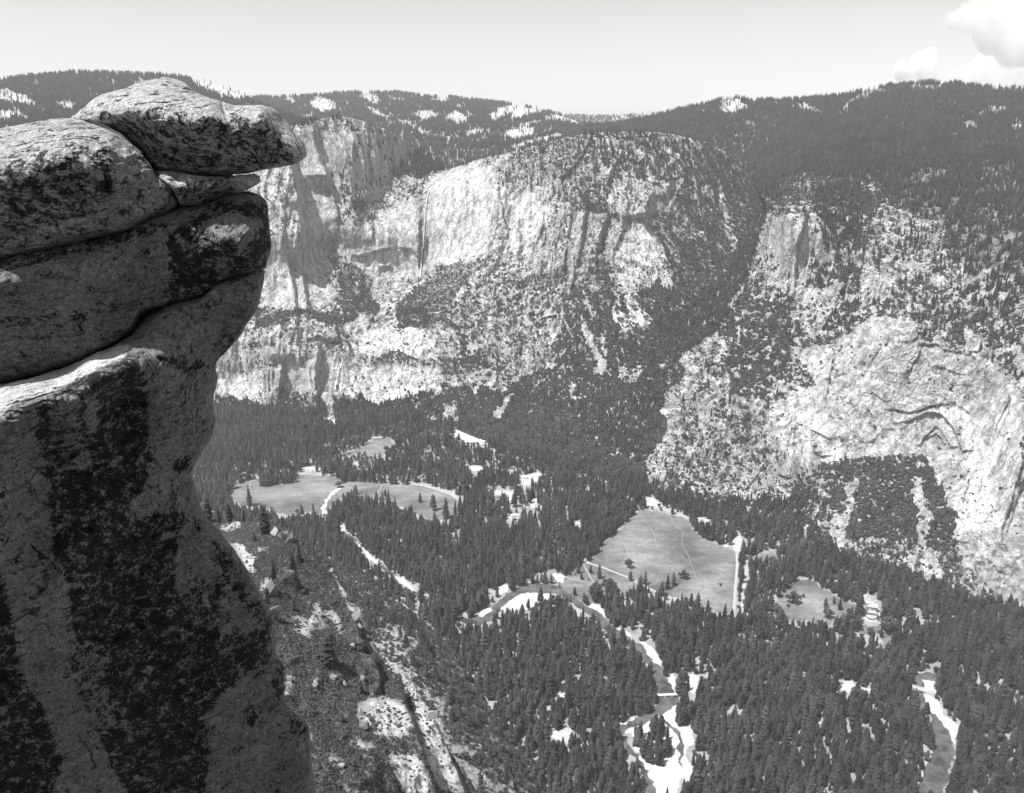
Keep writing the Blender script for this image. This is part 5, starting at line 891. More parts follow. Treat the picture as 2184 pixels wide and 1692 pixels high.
def oak_zone(u, v):
    if u < 1060 and v > 1200: return 'round leafy tree among the conifers below the brushy talus slope', 'leafy trees below the talus slope'
    if u > 1600 and v < 1420: return 'round leafy tree near the large stone hotel', 'leafy trees near the hotel'
    if u > 1880: return 'round leafy tree beside the arched stone bridge', 'leafy trees by the arched bridge'
    if v < 1250: return 'round leafy tree near the village clearings', 'leafy trees of the village'
    return 'round leafy tree scattered among the conifers along the river', 'leafy trees along the river'
for i in solo:
    lb, gp = oak_zone(FBu[i], FBv[i])
    if 'along' in gp: lb, gp = by_landmark(FB[i], Wb[i] * 2.9, 'leafy tree', 'leafy trees')
    tree('oak_tree', tuple(FB[i]), Wb[i], Wb[i] * random.uniform(0.85, 1.2), BRD_ME, lb, 'tree', gp)
scatter('valley_oaks', FB[rest], Wb[rest], Wb[rest] * rs(len(rest), 0.85, 1.2), 'brd', 'round leafy trees around the far meadow and village', 'woodland')
# trees that stand alone
def px_height(u, v, px, y):
    t = math.hypot(y, CAMZ); return px / FPX * t / max(0.5, (y / t))
def lone(conv_, s, items, kind, label, cat, group=None):
    for x, yy, hpx in items:
        (u, v), = conv_([(x, yy)]); y = float(floor_y(u, v)); p = world_at(u, v, y); h = px_height(u, v, hpx / s * DS, y)
        if kind == 'con': tree('conifer_tree', tuple(p), h * 1.15, h, CON_ME, label, cat, group)
        else: tree('oak_tree', tuple(p), h * 1.1, h, BRD_ME, label, cat, group)
lone(J4, 3.12, [(1075, 742, 135)], 'con', 'large dark conifer alone on the meadow strip between road and river', 'conifer')
lone(J4, 3.12, [(1287, 515, 28)], 'con', 'tiny conifer alone in the pale western part of the big meadow', 'conifer')
lone(J4, 3.12, [(1335, 655, 66)], 'brd', 'round tree alone in the big meadow above the meadow road', 'tree')
lone(J4, 3.12, [(1797, 746, 72)], 'brd', 'round tree alone near the dark swale of the big meadow', 'tree')
lone(J4, 3.12, [(2110, 808, 22)], 'brd', 'small bush in the eastern part of the big meadow', 'bush')
lone(J4, 3.12, [(1655, 832, 132), (1712, 806, 125)], 'con', 'one of two tall conifers side by side at the meadow edge', 'conifer', 'pair of conifers at the meadow edge')
lone(J4, 3.12, [(1465, 796, 120), (1425, 862, 145), (1340, 762, 88)], 'con', 'tall conifer close beside the pale meadow road', 'conifer', 'conifers beside the meadow road')
lone(J4, 3.12, [(1000, 698, 70), (825, 716, 66), (922, 750, 58), (985, 756, 26), (892, 698, 120), (868, 716, 40)], 'con', 'small conifer on the grass strip north of the river bend', 'conifer', 'small conifers north of the river bend')
lone(J4, 3.12, [(1150, 862, 118), (1045, 930, 120)], 'brd', 'broad leafy tree between the river bend and the meadow road', 'tree', 'leafy trees by the river bend')
lone(J4, 3.12, [(1225, 930, 130), (1605, 890, 125), (1860, 985, 120), (2005, 1010, 90)], 'con', 'tall conifer rising at the lower edge of the big meadow', 'conifer', 'conifers at the lower meadow edge')
lone(J4, 3.12, [(555, 935, 75)], 'con', 'small conifer on the white sand inside the river bend', 'conifer')
lone(K7, 2.6025, [(352, 1532, 150)], 'con', 'tall narrow conifer alone in the western meadow', 'conifer')
lone(K7, 2.6025, [(480, 1392, 130), (438, 1388, 130), (455, 1390, 110)], 'con', 'conifer in the clump at the western meadow edge', 'conifer', 'conifers of the western meadow clump')
lone(K7, 2.6025, [(990, 1400, 46)], 'brd', 'low bushy tree alone in the middle of the western meadow', 'tree')
lone(K7, 2.6025, [(1570, 1508, 80), (1665, 1565, 120), (1750, 1620, 150), (1820, 1590, 100), (1320, 1470, 60)], 'con', 'conifer standing apart on the eastern end of the western meadow', 'conifer', 'conifers on the western meadow')
lone(J6, 3.64, [(440, 752, 92)], 'brd', 'round tree beside the small bright clearing east of the meadow road', 'tree')
lone(J6, 3.64, [(480, 1202, 72), (640, 1115, 115), (985, 1258, 90), (740, 1050, 30), (590, 1150, 30)], 'brd', 'round tree standing on the hotel meadow', 'tree', 'round trees on the hotel meadow')
lone(J6, 3.64, [(965, 1160, 105), (1050, 1120, 85), (1105, 1180, 130)], 'con', 'conifer standing on the hotel meadow', 'conifer', 'conifers on the hotel meadow')
lone(J6, 3.64, [(160, 1140, 55), (212, 1080, 72), (265, 1064, 72)], 'brd', 'small round tree on bare ground right beside the double meadow road', 'tree', 'small trees by the double road')
lone(J6, 3.64, [(1410, 1426, 62)], 'brd', 'round tree alone on the lawn below the hotel', 'tree')
lone(J6, 3.64, [(1572, 1412, 130)], 'brd', 'large broad tree at the corner of the hotel lawn', 'tree')
lone(J6, 3.64, [(1240, 1362, 150)], 'brd', 'large broad tree at the foot of the hotel terrace', 'tree')

# ------------------------------------------------------------------ brush, trees and boulders of the near slope
def on_sheet(name, u, v):
    U, V, P, ok = SHEETS[name]; j = int(np.clip(round((u - U[0, 0]) / (U[0, 1] - U[0, 0])), 0, U.shape[1] - 1)); i = int(np.argmin(np.abs(V[:, j] - v))); return P[i, j].copy()
UNIT['bru'] = 1.05; UNIT['brd'] = 40.0
RIBS_N = [J3([(1270, 540), (1350, 780), (1480, 1150), (1540, 1332), (1660, 1332), (1570, 1100), (1460, 850), (1370, 680)]), J3([(1550, 640), (1610, 850), (1660, 960), (1740, 1150), (1800, 1332), (1860, 1332), (1760, 1050), (1660, 850)]), J3([(870, -60), (930, 60), (1050, 190), (1110, 200), (1000, 40), (940, -60)]), J2([(1530, 1050), (1560, 1200), (1640, 1330), (1740, 1400), (1650, 1200), (1600, 1080)])]
G_N = [(D0([(300, 1000), (1200, 1000), (1200, 1900), (300, 1900)]), 0.0, .03, .96)] + [(p, 0, 0, .10) for p in BARE_N] + [(p, 0, 0, .02) for p in RIBS_N] + [(J2([(905, 1140), (1000, 1130), (1005, 1215), (920, 1220)]), 0, 0, 1.0)]
g = grow('near_slope', G_N, 1.0, 0.25, closed=0.9, edge=4.5)
p = g['bru']; n = len(p); w = rs(n, 1.0, 2.4); print('near brush', n)
solo = np.argsort(-w / np.linalg.norm(p - np.array([0, 0, CAMZ]), axis=1))
un, vn = picture_of(p); isbare = np.zeros(n, bool)
for q in BARE_N: isbare |= inside(un, vn, q)
pick = np.nonzero(isbare & (vn < 1690) & (un > 480))[0]; pick = pick[np.argsort(-w[pick] / p[pick, 1])][:120]
for i in pick: tree('shrub', tuple(p[i]), w[i] * 1.1, w[i] * 0.9, BRU_ME, 'small round bush growing on the pale bare rock of the near slope', 'bush', 'bushes on the bare rock of the near slope')
msk = np.ones(n, bool); msk[pick] = False
scatter('brush', p[msk] - np.array([0, 0, 0.25]), w[msk], w[msk] * rs(msk.sum(), 0.7, 1.1), 'bru', 'thick low brush matting the near slope below the overhang', 'brush')
p = g['brd']; n = len(p); w = rs(n, 3.5, 6); scatter('tall_brush', p - np.array([0, 0, 0.8]), w, w * rs(n, 0.7, 1.0), 'brdlo', 'taller rounded brush standing out of the near slope', 'brush')
UNIT['bru'] = 15.0; UNIT['brd'] = 70.0; UNIT['con'] = 120.0
G_T = [(D0([(500, 1000), (1400, 1000), (1400, 1900), (500, 1900)]), .12, .75, .7), (J3([(1050, 100), (1250, 240), (1400, 460), (1500, 640), (1700, 900), (1850, 1150), (2100, 1332), (1700, 1332), (1300, 500)]), .02, .12, .25), (J3([(1430, 460), (1650, 520), (1640, 760), (1560, 700)]), .1, .2, .25), (J3([(1850, 1120), (2184, 1240), (2184, 1332), (1900, 1332)]), .04, .12, .2), (J3([(1650, 870), (1950, 1000), (1900, 1080), (1700, 980)]), .1, .15, .2),
       (J2([(1680, 1200), (2000, 1200), (2184, 1300), (2184, 1456), (1780, 1456)]), .04, .3, .35)]
g = grow('talus_slope', G_T, 1.0, 0.4, edge=6.0)
p = g['con']; n = len(p); Hh = rs(n, 18, 32); scatter('talus_conifers', p, Hh * 1.05, Hh, 'con', 'scattered conifers on the talus below the near rock ribs', 'conifers')
p = g['brd']; n = len(p); w = rs(n, 6, 11); scatter('talus_oaks', p - np.array([0, 0, 0.8]), w, w * rs(n, 0.8, 1.1), 'brd', 'leafy oaks spread over the talus below the near rock ribs', 'woodland')
p = g['bru']; n = len(p); w = rs(n, 2, 4.5); scatter('talus_brush', p, w, w * 0.8, 'bru', 'low brush between the stones of the talus slope', 'brush')
for cv, s, x, yy, hp, lb in ((J2, 3.64, 650, 245, 260, 'tall ragged conifer beside the fan of white slabs'), (J2, 3.64, 985, 505, 170, 'slim conifer just below the fan of white slabs'), (J2, 3.64, 930, 1010, 120, 'small conifer above the white rock pocket of the near slope'), (J2, 3.64, 1272, 1440, 170, 'dark conifer at the foot of the fractured rib'),
                             (J3, 3.12, 622, 250, 250, 'dark conifer standing in the brush above two white boulders'), (J3, 3.12, 905, 480, 120, 'small pointed conifer left of the white gravel patch'), (J2, 3.64, 820, 130, 110, 'bushy conifer crowning the fan of white slabs'), (J2, 3.64, 545, 320, 90, 'little conifer among the pale boulders by the overhang'), (J2, 3.64, 80, 130, 220, 'dense conifer at the edge of the overhanging cliff'), (J2, 3.64, 300, 110, 170, 'conifer on the crest of the near slope behind white ledges'), (J2, 3.64, 190, 90, 160, 'conifer close to the neck of the overhanging cliff'), (J2, 3.64, 430, 120, 120, 'short conifer on the crest between ledges and fan of slabs')):
    (u, v), = cv([(x, yy)]); q = on_sheet('near_slope', u, v); t = np.linalg.norm(q - np.array([0, 0, CAMZ])); h = hp / s * DS / FPX * t * 1.15
    tree('conifer_tree', tuple(q), h * 1.2, h, CON_ME, lb, 'conifer', None, None, 0.03)
M_BOULD = m_rock('boulder_granite', 0.30, 0.06, 4.0, 1.4)
def boulder_mesh(seed):
    r = random.Random(seed); bm = bmesh.new()
    for _ in range(15):
        d = Vector((r.gauss(0, 1), r.gauss(0, 1), r.gauss(0, 1))).normalized() * r.uniform(0.7, 1.08); bm.verts.new(d)
    h = bmesh.ops.convex_hull(bm, input=bm.verts[:]); bmesh.ops.delete(bm, geom=list({g for g in h['geom_interior'] + h['geom_unused'] if isinstance(g, bmesh.types.BMVert)}), context='VERTS')
    bmesh.ops.subdivide_edges(bm, edges=bm.edges[:], cuts=3, use_grid_fill=True)
    for v in bm.verts:
        n_ = fbm(np.array([v.co.x * 1.7 + seed]), np.array([v.co.y * 1.7]), np.array([v.co.z * 1.7]), 4, 900 + seed)[0]; v.co *= 1 + 0.22 * n_
    me = bpy.data.meshes.new('boulder'); bm.to_mesh(me); bm.free(); me.materials.append(M_BOULD); return me
BME = [boulder_mesh(s) for s in range(5)]; M_BOULD2 = m_rock('boulder_shaded', 0.13, 0.03, 9.0, 2.2)  # second boulder colour is darker, with the shade of undercut faces put in
def boulder(cv, s, x0, y0, x1, y1, label, depth=1.0, rot=0.0, group=None, var=None, sink=0.45, dark=False):
    (u0, v0), (u1, v1) = cv([(x0, y0), (x1, y1)]); u, v = (u0 + u1) / 2, v1
    q = on_sheet('near_slope', u, v); t = np.linalg.norm(q - np.array([0, 0, CAMZ])); w = (u1 - u0) / FPX * t / 2; h = (v1 - v0) / FPX * t / 2
    o = bpy.data.objects.new('boulder', BME[var if var is not None else random.randrange(5)]); COL.objects.link(o)
    o.location = (q[0], q[1], q[2] + h * (1 - sink)); o.scale = (w * 1.1, w * depth, h * 1.1); o.rotation_euler = (random.uniform(-.2, .2), rot, random.uniform(-.5, .5)); tag(o, label, 'boulder', group)
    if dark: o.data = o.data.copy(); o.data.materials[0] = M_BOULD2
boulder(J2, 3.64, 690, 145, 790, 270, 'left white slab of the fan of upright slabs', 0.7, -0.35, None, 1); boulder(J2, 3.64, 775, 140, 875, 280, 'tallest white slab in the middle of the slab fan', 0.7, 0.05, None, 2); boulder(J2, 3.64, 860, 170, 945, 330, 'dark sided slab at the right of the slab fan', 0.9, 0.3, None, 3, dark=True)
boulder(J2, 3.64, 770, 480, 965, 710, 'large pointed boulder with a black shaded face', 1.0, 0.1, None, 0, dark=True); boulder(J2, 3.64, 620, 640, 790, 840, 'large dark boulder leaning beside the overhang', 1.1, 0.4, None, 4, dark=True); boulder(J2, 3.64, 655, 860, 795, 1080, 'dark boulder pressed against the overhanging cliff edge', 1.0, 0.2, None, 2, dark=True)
boulder(J2, 3.64, 1500, 940, 1600, 1100, 'fractured block on the crest of the rib', 0.9, 0.2, None, 1); boulder(J2, 3.64, 1550, 1100, 1620, 1200, 'smooth grey block just below the fractured crest', 0.9, 0.1, None, 3); boulder(J2, 3.64, 1280, 560, 1330, 620, 'small pale boulder on the thin crest line', 0.9)
boulder(J3, 3.12, 640, 275, 712, 350, 'white boulder in the brush below the dark conifer', 1.0, 0.3); boulder(J3, 3.12, 490, 345, 545, 415, 'small white boulder alone in the brush', 1.0); boulder(J3, 3.12, 740, 355, 790, 405, 'small round white boulder right of the lone one', 1.0); boulder(J3, 3.12, 705, 1045, 770, 1115, 'white boulder with black shadow low in the brush', 1.0)
boulder(J3, 3.12, 890, 640, 980, 770, 'jumbled white block above the white gravel patch', 1.0); boulder(J3, 3.12, 860, 570, 930, 660, 'rough white block at the corner of the white gravel patch', 1.0); boulder(J3, 3.12, 1210, 800, 1270, 860, 'dark pointed block on the white gravel', 1.0); boulder(J3, 3.12, 1440, 560, 1545, 700, 'flat pale slab on the outer rib', 0.6, 0.7, None, 1)
boulder(J3, 3.12, 900, 290, 950, 360, 'grey boulder between conifer and rib', 1.0); boulder(J3, 3.12, 800, 10, 870, 90, 'stack of thin slabs on the rib', 0.8, -0.5); boulder(J3, 3.12, 1290, 720, 1360, 790, 'pale block at the lip of the dark rib face', 0.9); boulder(J3, 3.12, 270, 285, 330, 370, 'tall white block close to the overhanging cliff', 0.9); boulder(J3, 3.12, 250, 430, 300, 510, 'white block at the foot of the tall white block', 0.9)
for _ in range(60):
    q = random.choice(BARE_N); P = np.array(q); u = random.uniform(P[:, 0].min(), P[:, 0].max()); v = random.uniform(P[:, 1].min(), P[:, 1].max())
    if not inside(np.array([u]), np.array([v]), q)[0]: continue
    s = random.uniform(1.5, 3.6); boulder(D0, 1, u - s, v - s * 1.4, u + s, v, 'rough pale boulder lying on bare rock of the near slope', 1.0, random.uniform(-.4, .4), 'loose boulders on the near slope', None, 0.4)

# ------------------------------------------------------------------ the overhanging rocks of the foreground
def seg_dist(u, v, pts):
    r = np.full(u.shape, 1e9)
    for (x0, y0), (x1, y1) in zip(pts[:-1], pts[1:]):
        L2 = (x1 - x0) ** 2 + (y1 - y0) ** 2 + 1e-9; t = np.clip(((u - x0) * (x1 - x0) + (v - y0) * (y1 - y0)) / L2, 0, 1)
        r = np.minimum(r, np.hypot(u - x0 - t * (x1 - x0), v - y0 - t * (y1 - y0)))
    return r
def rock(name, outline, centre, ctrl, thick, mat, label, lichen_and_shade=(), lich0=0.15, cracks=(), feats=(), nA=520, nR=120, er=0.35, rho0=0.86, amp=(0.10, 0.05, 0.022), wob=2.4, seed=0, painted_sun=(), flake=0.22):
    """a boulder whose outline is traced at its own distance and closed behind with real thickness; coordinates in picture crop K1"""
    O = np.array(K1(outline)); c = np.array(K1([centre])[0])
    C = np.concatenate([O, O[:1]]); sl = np.concatenate([[0], np.cumsum(np.linalg.norm(np.diff(C, axis=0), axis=1))])
    for _ in range(1):
        s = np.linspace(0, sl[-1], nA, endpoint=False); o = np.stack([np.interp(s, sl, C[:, 0]), np.interp(s, sl, C[:, 1])], -1)
    k = np.array([0.25, 0.5, 0.25])
    for _ in range(3): o = k[0] * np.roll(o, 1, 0) + k[1] * o + k[2] * np.roll(o, -1, 0)
    nse = fbm(o[:, 0] / 16, o[:, 1] / 16, o[:, 0] * 0 + seed, 4, 15); d = o - c; o = c + d * (1 + wob * nse / np.linalg.norm(d, axis=1))[:, None]
    rho = np.linspace(0.012, 1, nR) ** 0.85
    Q = c + rho[:, None, None] * (o - c)[None]; U, V = Q[..., 0], Q[..., 1]
    ev = tps([(u, v, y) for (u, v), y in zip(K1([q[:2] for q in ctrl]), [q[2] for q in ctrl])])
    Y = ev(U, V)
    P = world_at(U, V, Y); x, y, z = P[..., 0], P[..., 1], P[..., 2]
    a, b, e = amp
    off = a * fbm(x / 1.3, y / 1.3, z / 1.1, 3, 300 + seed) * 2 + b * fbm(x / 0.38, y / 0.38, z / 0.38, 3, 310 + seed, ridged=True) + e * fbm(x / 0.1, y / 0.1, z / 0.1, 3, 320 + seed)
    qf = fbm(x / 0.9 + 0.3 * z, y / 0.9, z / 0.55, 3, 330 + seed) * 5.0; fr = qf - np.floor(qf); off += flake * (np.floor(qf) + np.clip((fr - 0.42) / 0.16, 0, 1)) / 5.0
    off += feature_offset(U, V, [(K1(pts), A, L, w, ax) for pts, A, L, w, ax in feats])
    t = np.clip((rho - rho0) / (1 - rho0), 0, 1)[:, None]; off += er * (1 - np.sqrt(np.clip(1 - t ** 2, 0, 1)))
    crk = np.zeros_like(U)
    for pts, w in cracks:
        dd = seg_dist(U + 7 * fbm(U / 15, V / 15, U * 0, 3, 3), V + 7 * fbm(U / 15, V / 15, U * 0, 3, 4), K1(pts)); g_ = np.clip(1 - dd / (0.75 * w), 0, 1) * np.clip(0.6 + 1.2 * vnoise(U / 9, V / 9, U * 0, 8), 0, 1); crk = np.maximum(crk, g_); off += 0.10 * g_
    F = world_at(U, V, Y + off)
    li = sum(area_val(U, V, [(K1(q), w) for q, w in lichen_and_shade], lich0, 40 + seed + 7 * r_, a_) for r_, a_ in enumerate((5.0, 10.0, 16.0, 24.0, 34.0))) / 5
    ye = (Y + off)[-1]; rb = np.linspace(1, 0.02, 26)[1:]
    back = []
    for q in rb:
        qq = c + q * (o - c); back.append(world_at(qq[:, 0], qq[:, 1], ye + thick * math.sqrt(1 - q * q)))
    G = np.concatenate([F, np.array(back)], 0); n = G.shape[0]
    idx = np.arange(n * nA).reshape(n, nA); jn = np.roll(idx, -1, 1)
    q = np.stack([idx[:-1], idx[1:], jn[1:], jn[:-1]], -1).reshape(-1, 4)
    bl = sum(area_val(U, V, [(K1(q), 1.0) for q in painted_sun], 0.0, 80 + r_, 2.0 + 2 * r_) for r_ in range(4)) / 4 if painted_sun else np.zeros_like(U)
    A_ = {'painted_sun': np.concatenate([bl, np.zeros((len(rb), nA))]), 'lichen_and_shade': np.concatenate([li, np.full((len(rb), nA), lich0)]), 'crack': np.concatenate([crk, np.zeros((len(rb), nA))])}
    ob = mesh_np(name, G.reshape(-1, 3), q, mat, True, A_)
    bm = bmesh.new(); bm.from_mesh(ob.data); bm.verts.ensure_lookup_table()
    bm.faces.new([bm.verts[i] for i in idx[0]]); bm.faces.new([bm.verts[i] for i in idx[-1][::-1]]); bmesh.ops.recalc_face_normals(bm, faces=bm.faces[:]); bm.to_mesh(ob.data); bm.free()
    return tag(ob, label, 'rock')
k2 = lambda q: [(x, y + 1691.6) for x, y in q]
k3 = lambda q: [(x, y + 3207.0) for x, y in q]
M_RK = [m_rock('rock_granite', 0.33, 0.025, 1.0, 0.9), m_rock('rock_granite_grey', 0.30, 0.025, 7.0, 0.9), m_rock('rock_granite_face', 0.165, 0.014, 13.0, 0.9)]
rock('capstone_boulder', [(465, 420), (560, 350), (620, 290), (700, 255), (830, 225), (900, 190), (1000, 165), (1090, 150), (1180, 165), (1230, 185), (1290, 250), (1330, 265), (1400, 285), (1480, 315), (1560, 338), (1650, 335), (1740, 335), (1800, 350), (1850, 380), (1880, 430), (1920, 470), (1950, 510), (1990, 550), (2020, 590), (2030, 640), (2030, 670), (2000, 700), (1950, 730), (1850, 750), (1750, 765), (1680, 782), (1600, 792), (1450, 802), (1300, 802), (1200, 785), (1030, 775), (1010, 735), (960, 665), (880, 595), (800, 525), (720, 480), (640, 452), (540, 436)],
     (1250, 500), [(465, 420, 16.20), (650, 390, 15.40), (830, 340, 15.05), (1000, 330, 14.85), (1250, 350, 14.80), (1400, 380, 14.80), (1740, 385, 14.80), (1800, 480, 14.85), (1900, 620, 15.00), (1985, 685, 15.30), (1090, 155, 16.60), (830, 228, 16.30), (1240, 190, 16.60), (1560, 340, 15.60), (1480, 318, 15.80), (1885, 435, 16.20), (1990, 552, 16.20), (2027, 630, 16.10), (1030, 770, 15.90), (1300, 795, 15.90), (1600, 790, 15.80), (1900, 735, 15.70), (1200, 600, 15.15), (1700, 600, 15.20), (800, 515, 15.80), (950, 500, 15.25), (1450, 600, 15.15)],
     2.6, M_RK[0], 'long overhanging boulder capping the cliff like a snout', [([(700, 480), (1000, 350), (1400, 420), (1750, 430), (1980, 690), (1700, 760), (1100, 740), (900, 560)], 0.55), ([(1240, 190), (1300, 260), (1180, 230)], 0.8)], 0.12, (), (), 620, 110, seed=1)
rock('shoulder_boulder', [(-300, 560), (-200, 520), (0, 490), (130, 465), (250, 440), (380, 425), (480, 422), (560, 436), (640, 458), (720, 492), (800, 542), (880, 602), (950, 672), (1000, 732), (1040, 802), (1080, 842), (1130, 872), (1170, 922), (1185, 970), (1170, 1010), (1100, 1050), (980, 1090), (900, 1140), (840, 1170), (700, 1200), (560, 1240), (380, 1280), (250, 1310), (100, 1340), (0, 1360), (-300, 1420)],
     (420, 850), [(-300, 560, 15.45), (0, 492, 15.75), (250, 442, 15.85), (480, 424, 15.75), (640, 460, 15.55), (-200, 750, 13.85), (0, 720, 14.05), (300, 600, 14.40), (500, 560, 14.55), (700, 570, 14.70), (900, 690, 14.90), (1050, 840, 15.15), (1180, 970, 15.55), (0, 1350, 15.05), (-300, 1410, 14.95), (600, 1230, 15.30), (1100, 1045, 15.55), (400, 900, 14.50), (0, 1000, 14.15), (800, 950, 14.95), (300, 1200, 14.85)],
     2.4, M_RK[1], 'rounded grey boulder under the left end of the capstone', [([(0, 760), (420, 620), (700, 640), (760, 760), (700, 1000), (300, 1150), (0, 1180)], 0.6), ([(680, 720), (730, 740), (730, 900), (690, 920)], 1.0)], 0.2, (([(700, 760), (705, 900)], 4),), (), 560, 110, seed=2)
rock('wedge_slab', [(1020, 772), (1100, 768), (1200, 778), (1300, 803), (1450, 808), (1620, 797), (1690, 790), (1725, 810), (1730, 840), (1710, 865), (1640, 895), (1600, 915), (1500, 930), (1400, 970), (1330, 1000), (1250, 1010), (1190, 1000), (1180, 960), (1150, 900), (1080, 840), (1040, 810)],
     (1350, 880), [(1030, 775, 15.75), (1200, 790, 15.85), (1450, 810, 15.85), (1700, 800, 15.95), (1120, 815, 15.20), (1250, 815, 15.15), (1450, 828, 15.20), (1640, 830, 15.35), (1250, 1000, 15.75), (1500, 925, 15.85), (1350, 900, 15.30), (1720, 850, 15.85)],
     1.4, M_RK[0], 'thin wedge of rock clamped below the long capstone', [([(1180, 850), (1600, 850), (1400, 960), (1200, 980)], 0.5)], 0.2, (), (), 360, 50, 0.22, amp=(0.05, 0.04, 0.02), seed=3)
rock('undercut_block', [(-300, 1400), (0, 1350), (250, 1295), (560, 1225), (840, 1155), (980, 1075), (1180, 1012), (1330, 985), (1500, 918), (1640, 905), (1720, 930), (1760, 960), (1780, 1030), (1785, 1150), (1800, 1270), (1785, 1340), (1765, 1420), (1700, 1432), (1550, 1472), (1450, 1502), (1350, 1602), (1150, 1650), (1000, 1690), (950, 1700), (870, 1830), (740, 1926), (600, 1990), (450, 2060), (240, 2130), (0, 2182), (-300, 2240)],
     (800, 1550), [(-300, 1400, 15.0), (0, 1350, 15.2), (560, 1228, 15.5), (980, 1078, 15.7), (1330, 990, 15.9), (1640, 908, 16.0), (-300, 1480, 14.1), (0, 1450, 14.35), (300, 1420, 14.6), (600, 1400, 14.9), (0, 1650, 14.55), (300, 1650, 14.85), (0, 1950, 15.0), (300, 1850, 15.15), (600, 1700, 15.3), (240, 2125, 15.6), (740, 1920, 15.7), (-300, 2230, 15.3), (1000, 1300, 15.4), (1250, 1090, 15.75), (1450, 1200, 15.1), (1600, 1120, 15.15), (1700, 1300, 15.5), (1785, 1150, 16.1), (1795, 1280, 16.1), (1400, 1500, 15.7), (1150, 1640, 15.8), (950, 1690, 15.7), (800, 1450, 15.1)],
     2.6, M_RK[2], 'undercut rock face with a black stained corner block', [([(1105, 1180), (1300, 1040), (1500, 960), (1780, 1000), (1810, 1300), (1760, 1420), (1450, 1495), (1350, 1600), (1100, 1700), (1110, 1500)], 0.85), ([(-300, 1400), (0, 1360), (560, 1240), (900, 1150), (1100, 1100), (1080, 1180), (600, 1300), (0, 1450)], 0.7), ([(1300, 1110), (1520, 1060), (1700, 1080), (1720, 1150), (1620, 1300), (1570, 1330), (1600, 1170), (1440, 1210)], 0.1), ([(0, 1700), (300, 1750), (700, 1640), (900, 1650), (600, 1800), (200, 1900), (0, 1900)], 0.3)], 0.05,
     (([(200, 1640), (240, 1720), (330, 1740), (390, 1720)], 2.2), ([(-50, 1875), (200, 1872), (420, 1880), (560, 1860)], 2.2), ([(950, 1690), (900, 1760), (880, 1850)], 3)),
     (([(1290, 1120), (1400, 1110), (1500, 1065), (1600, 1070), (1700, 1070)], -0.1, 14, 8, H_), ([(1700, 1110), (1640, 1170), (1600, 1240), (1580, 1300)], 0.2, 20, 6, V_)), 620, 130, seed=4)
R5 = [(-600, 2330), (-300, 2250), (0, 2190), (240, 2137), (450, 2067), (600, 1997), (740, 1932), (880, 1850), (960, 1715), (1150, 1640), (1350, 1590), (1450, 1490), (1700, 1423), (1762, 1420), (1745, 1520), (1725, 1640)] + k2([(1690, 30), (1640, 90), (1600, 170), (1500, 280), (1440, 330), (1425, 400), (1450, 425), (1438, 500), (1410, 600), (1425, 700), (1430, 760), (1400, 850), (1340, 950), (1290, 1030), (1262, 1090), (1290, 1150), (1310, 1250), (1350, 1360), (1440, 1450), (1530, 1560)]) + \
    k3([(1620, 177), (1650, 230), (1730, 370), (1800, 480), (1830, 600), (1825, 780), (1880, 830), (1887, 980), (1880, 1070), (1900, 1130), (1990, 1200), (2040, 1230), (2055, 1330), (2060, 1450), (2085, 1600), (2095, 1692), (2140, 2200), (2200, 3000), (-600, 3000)])
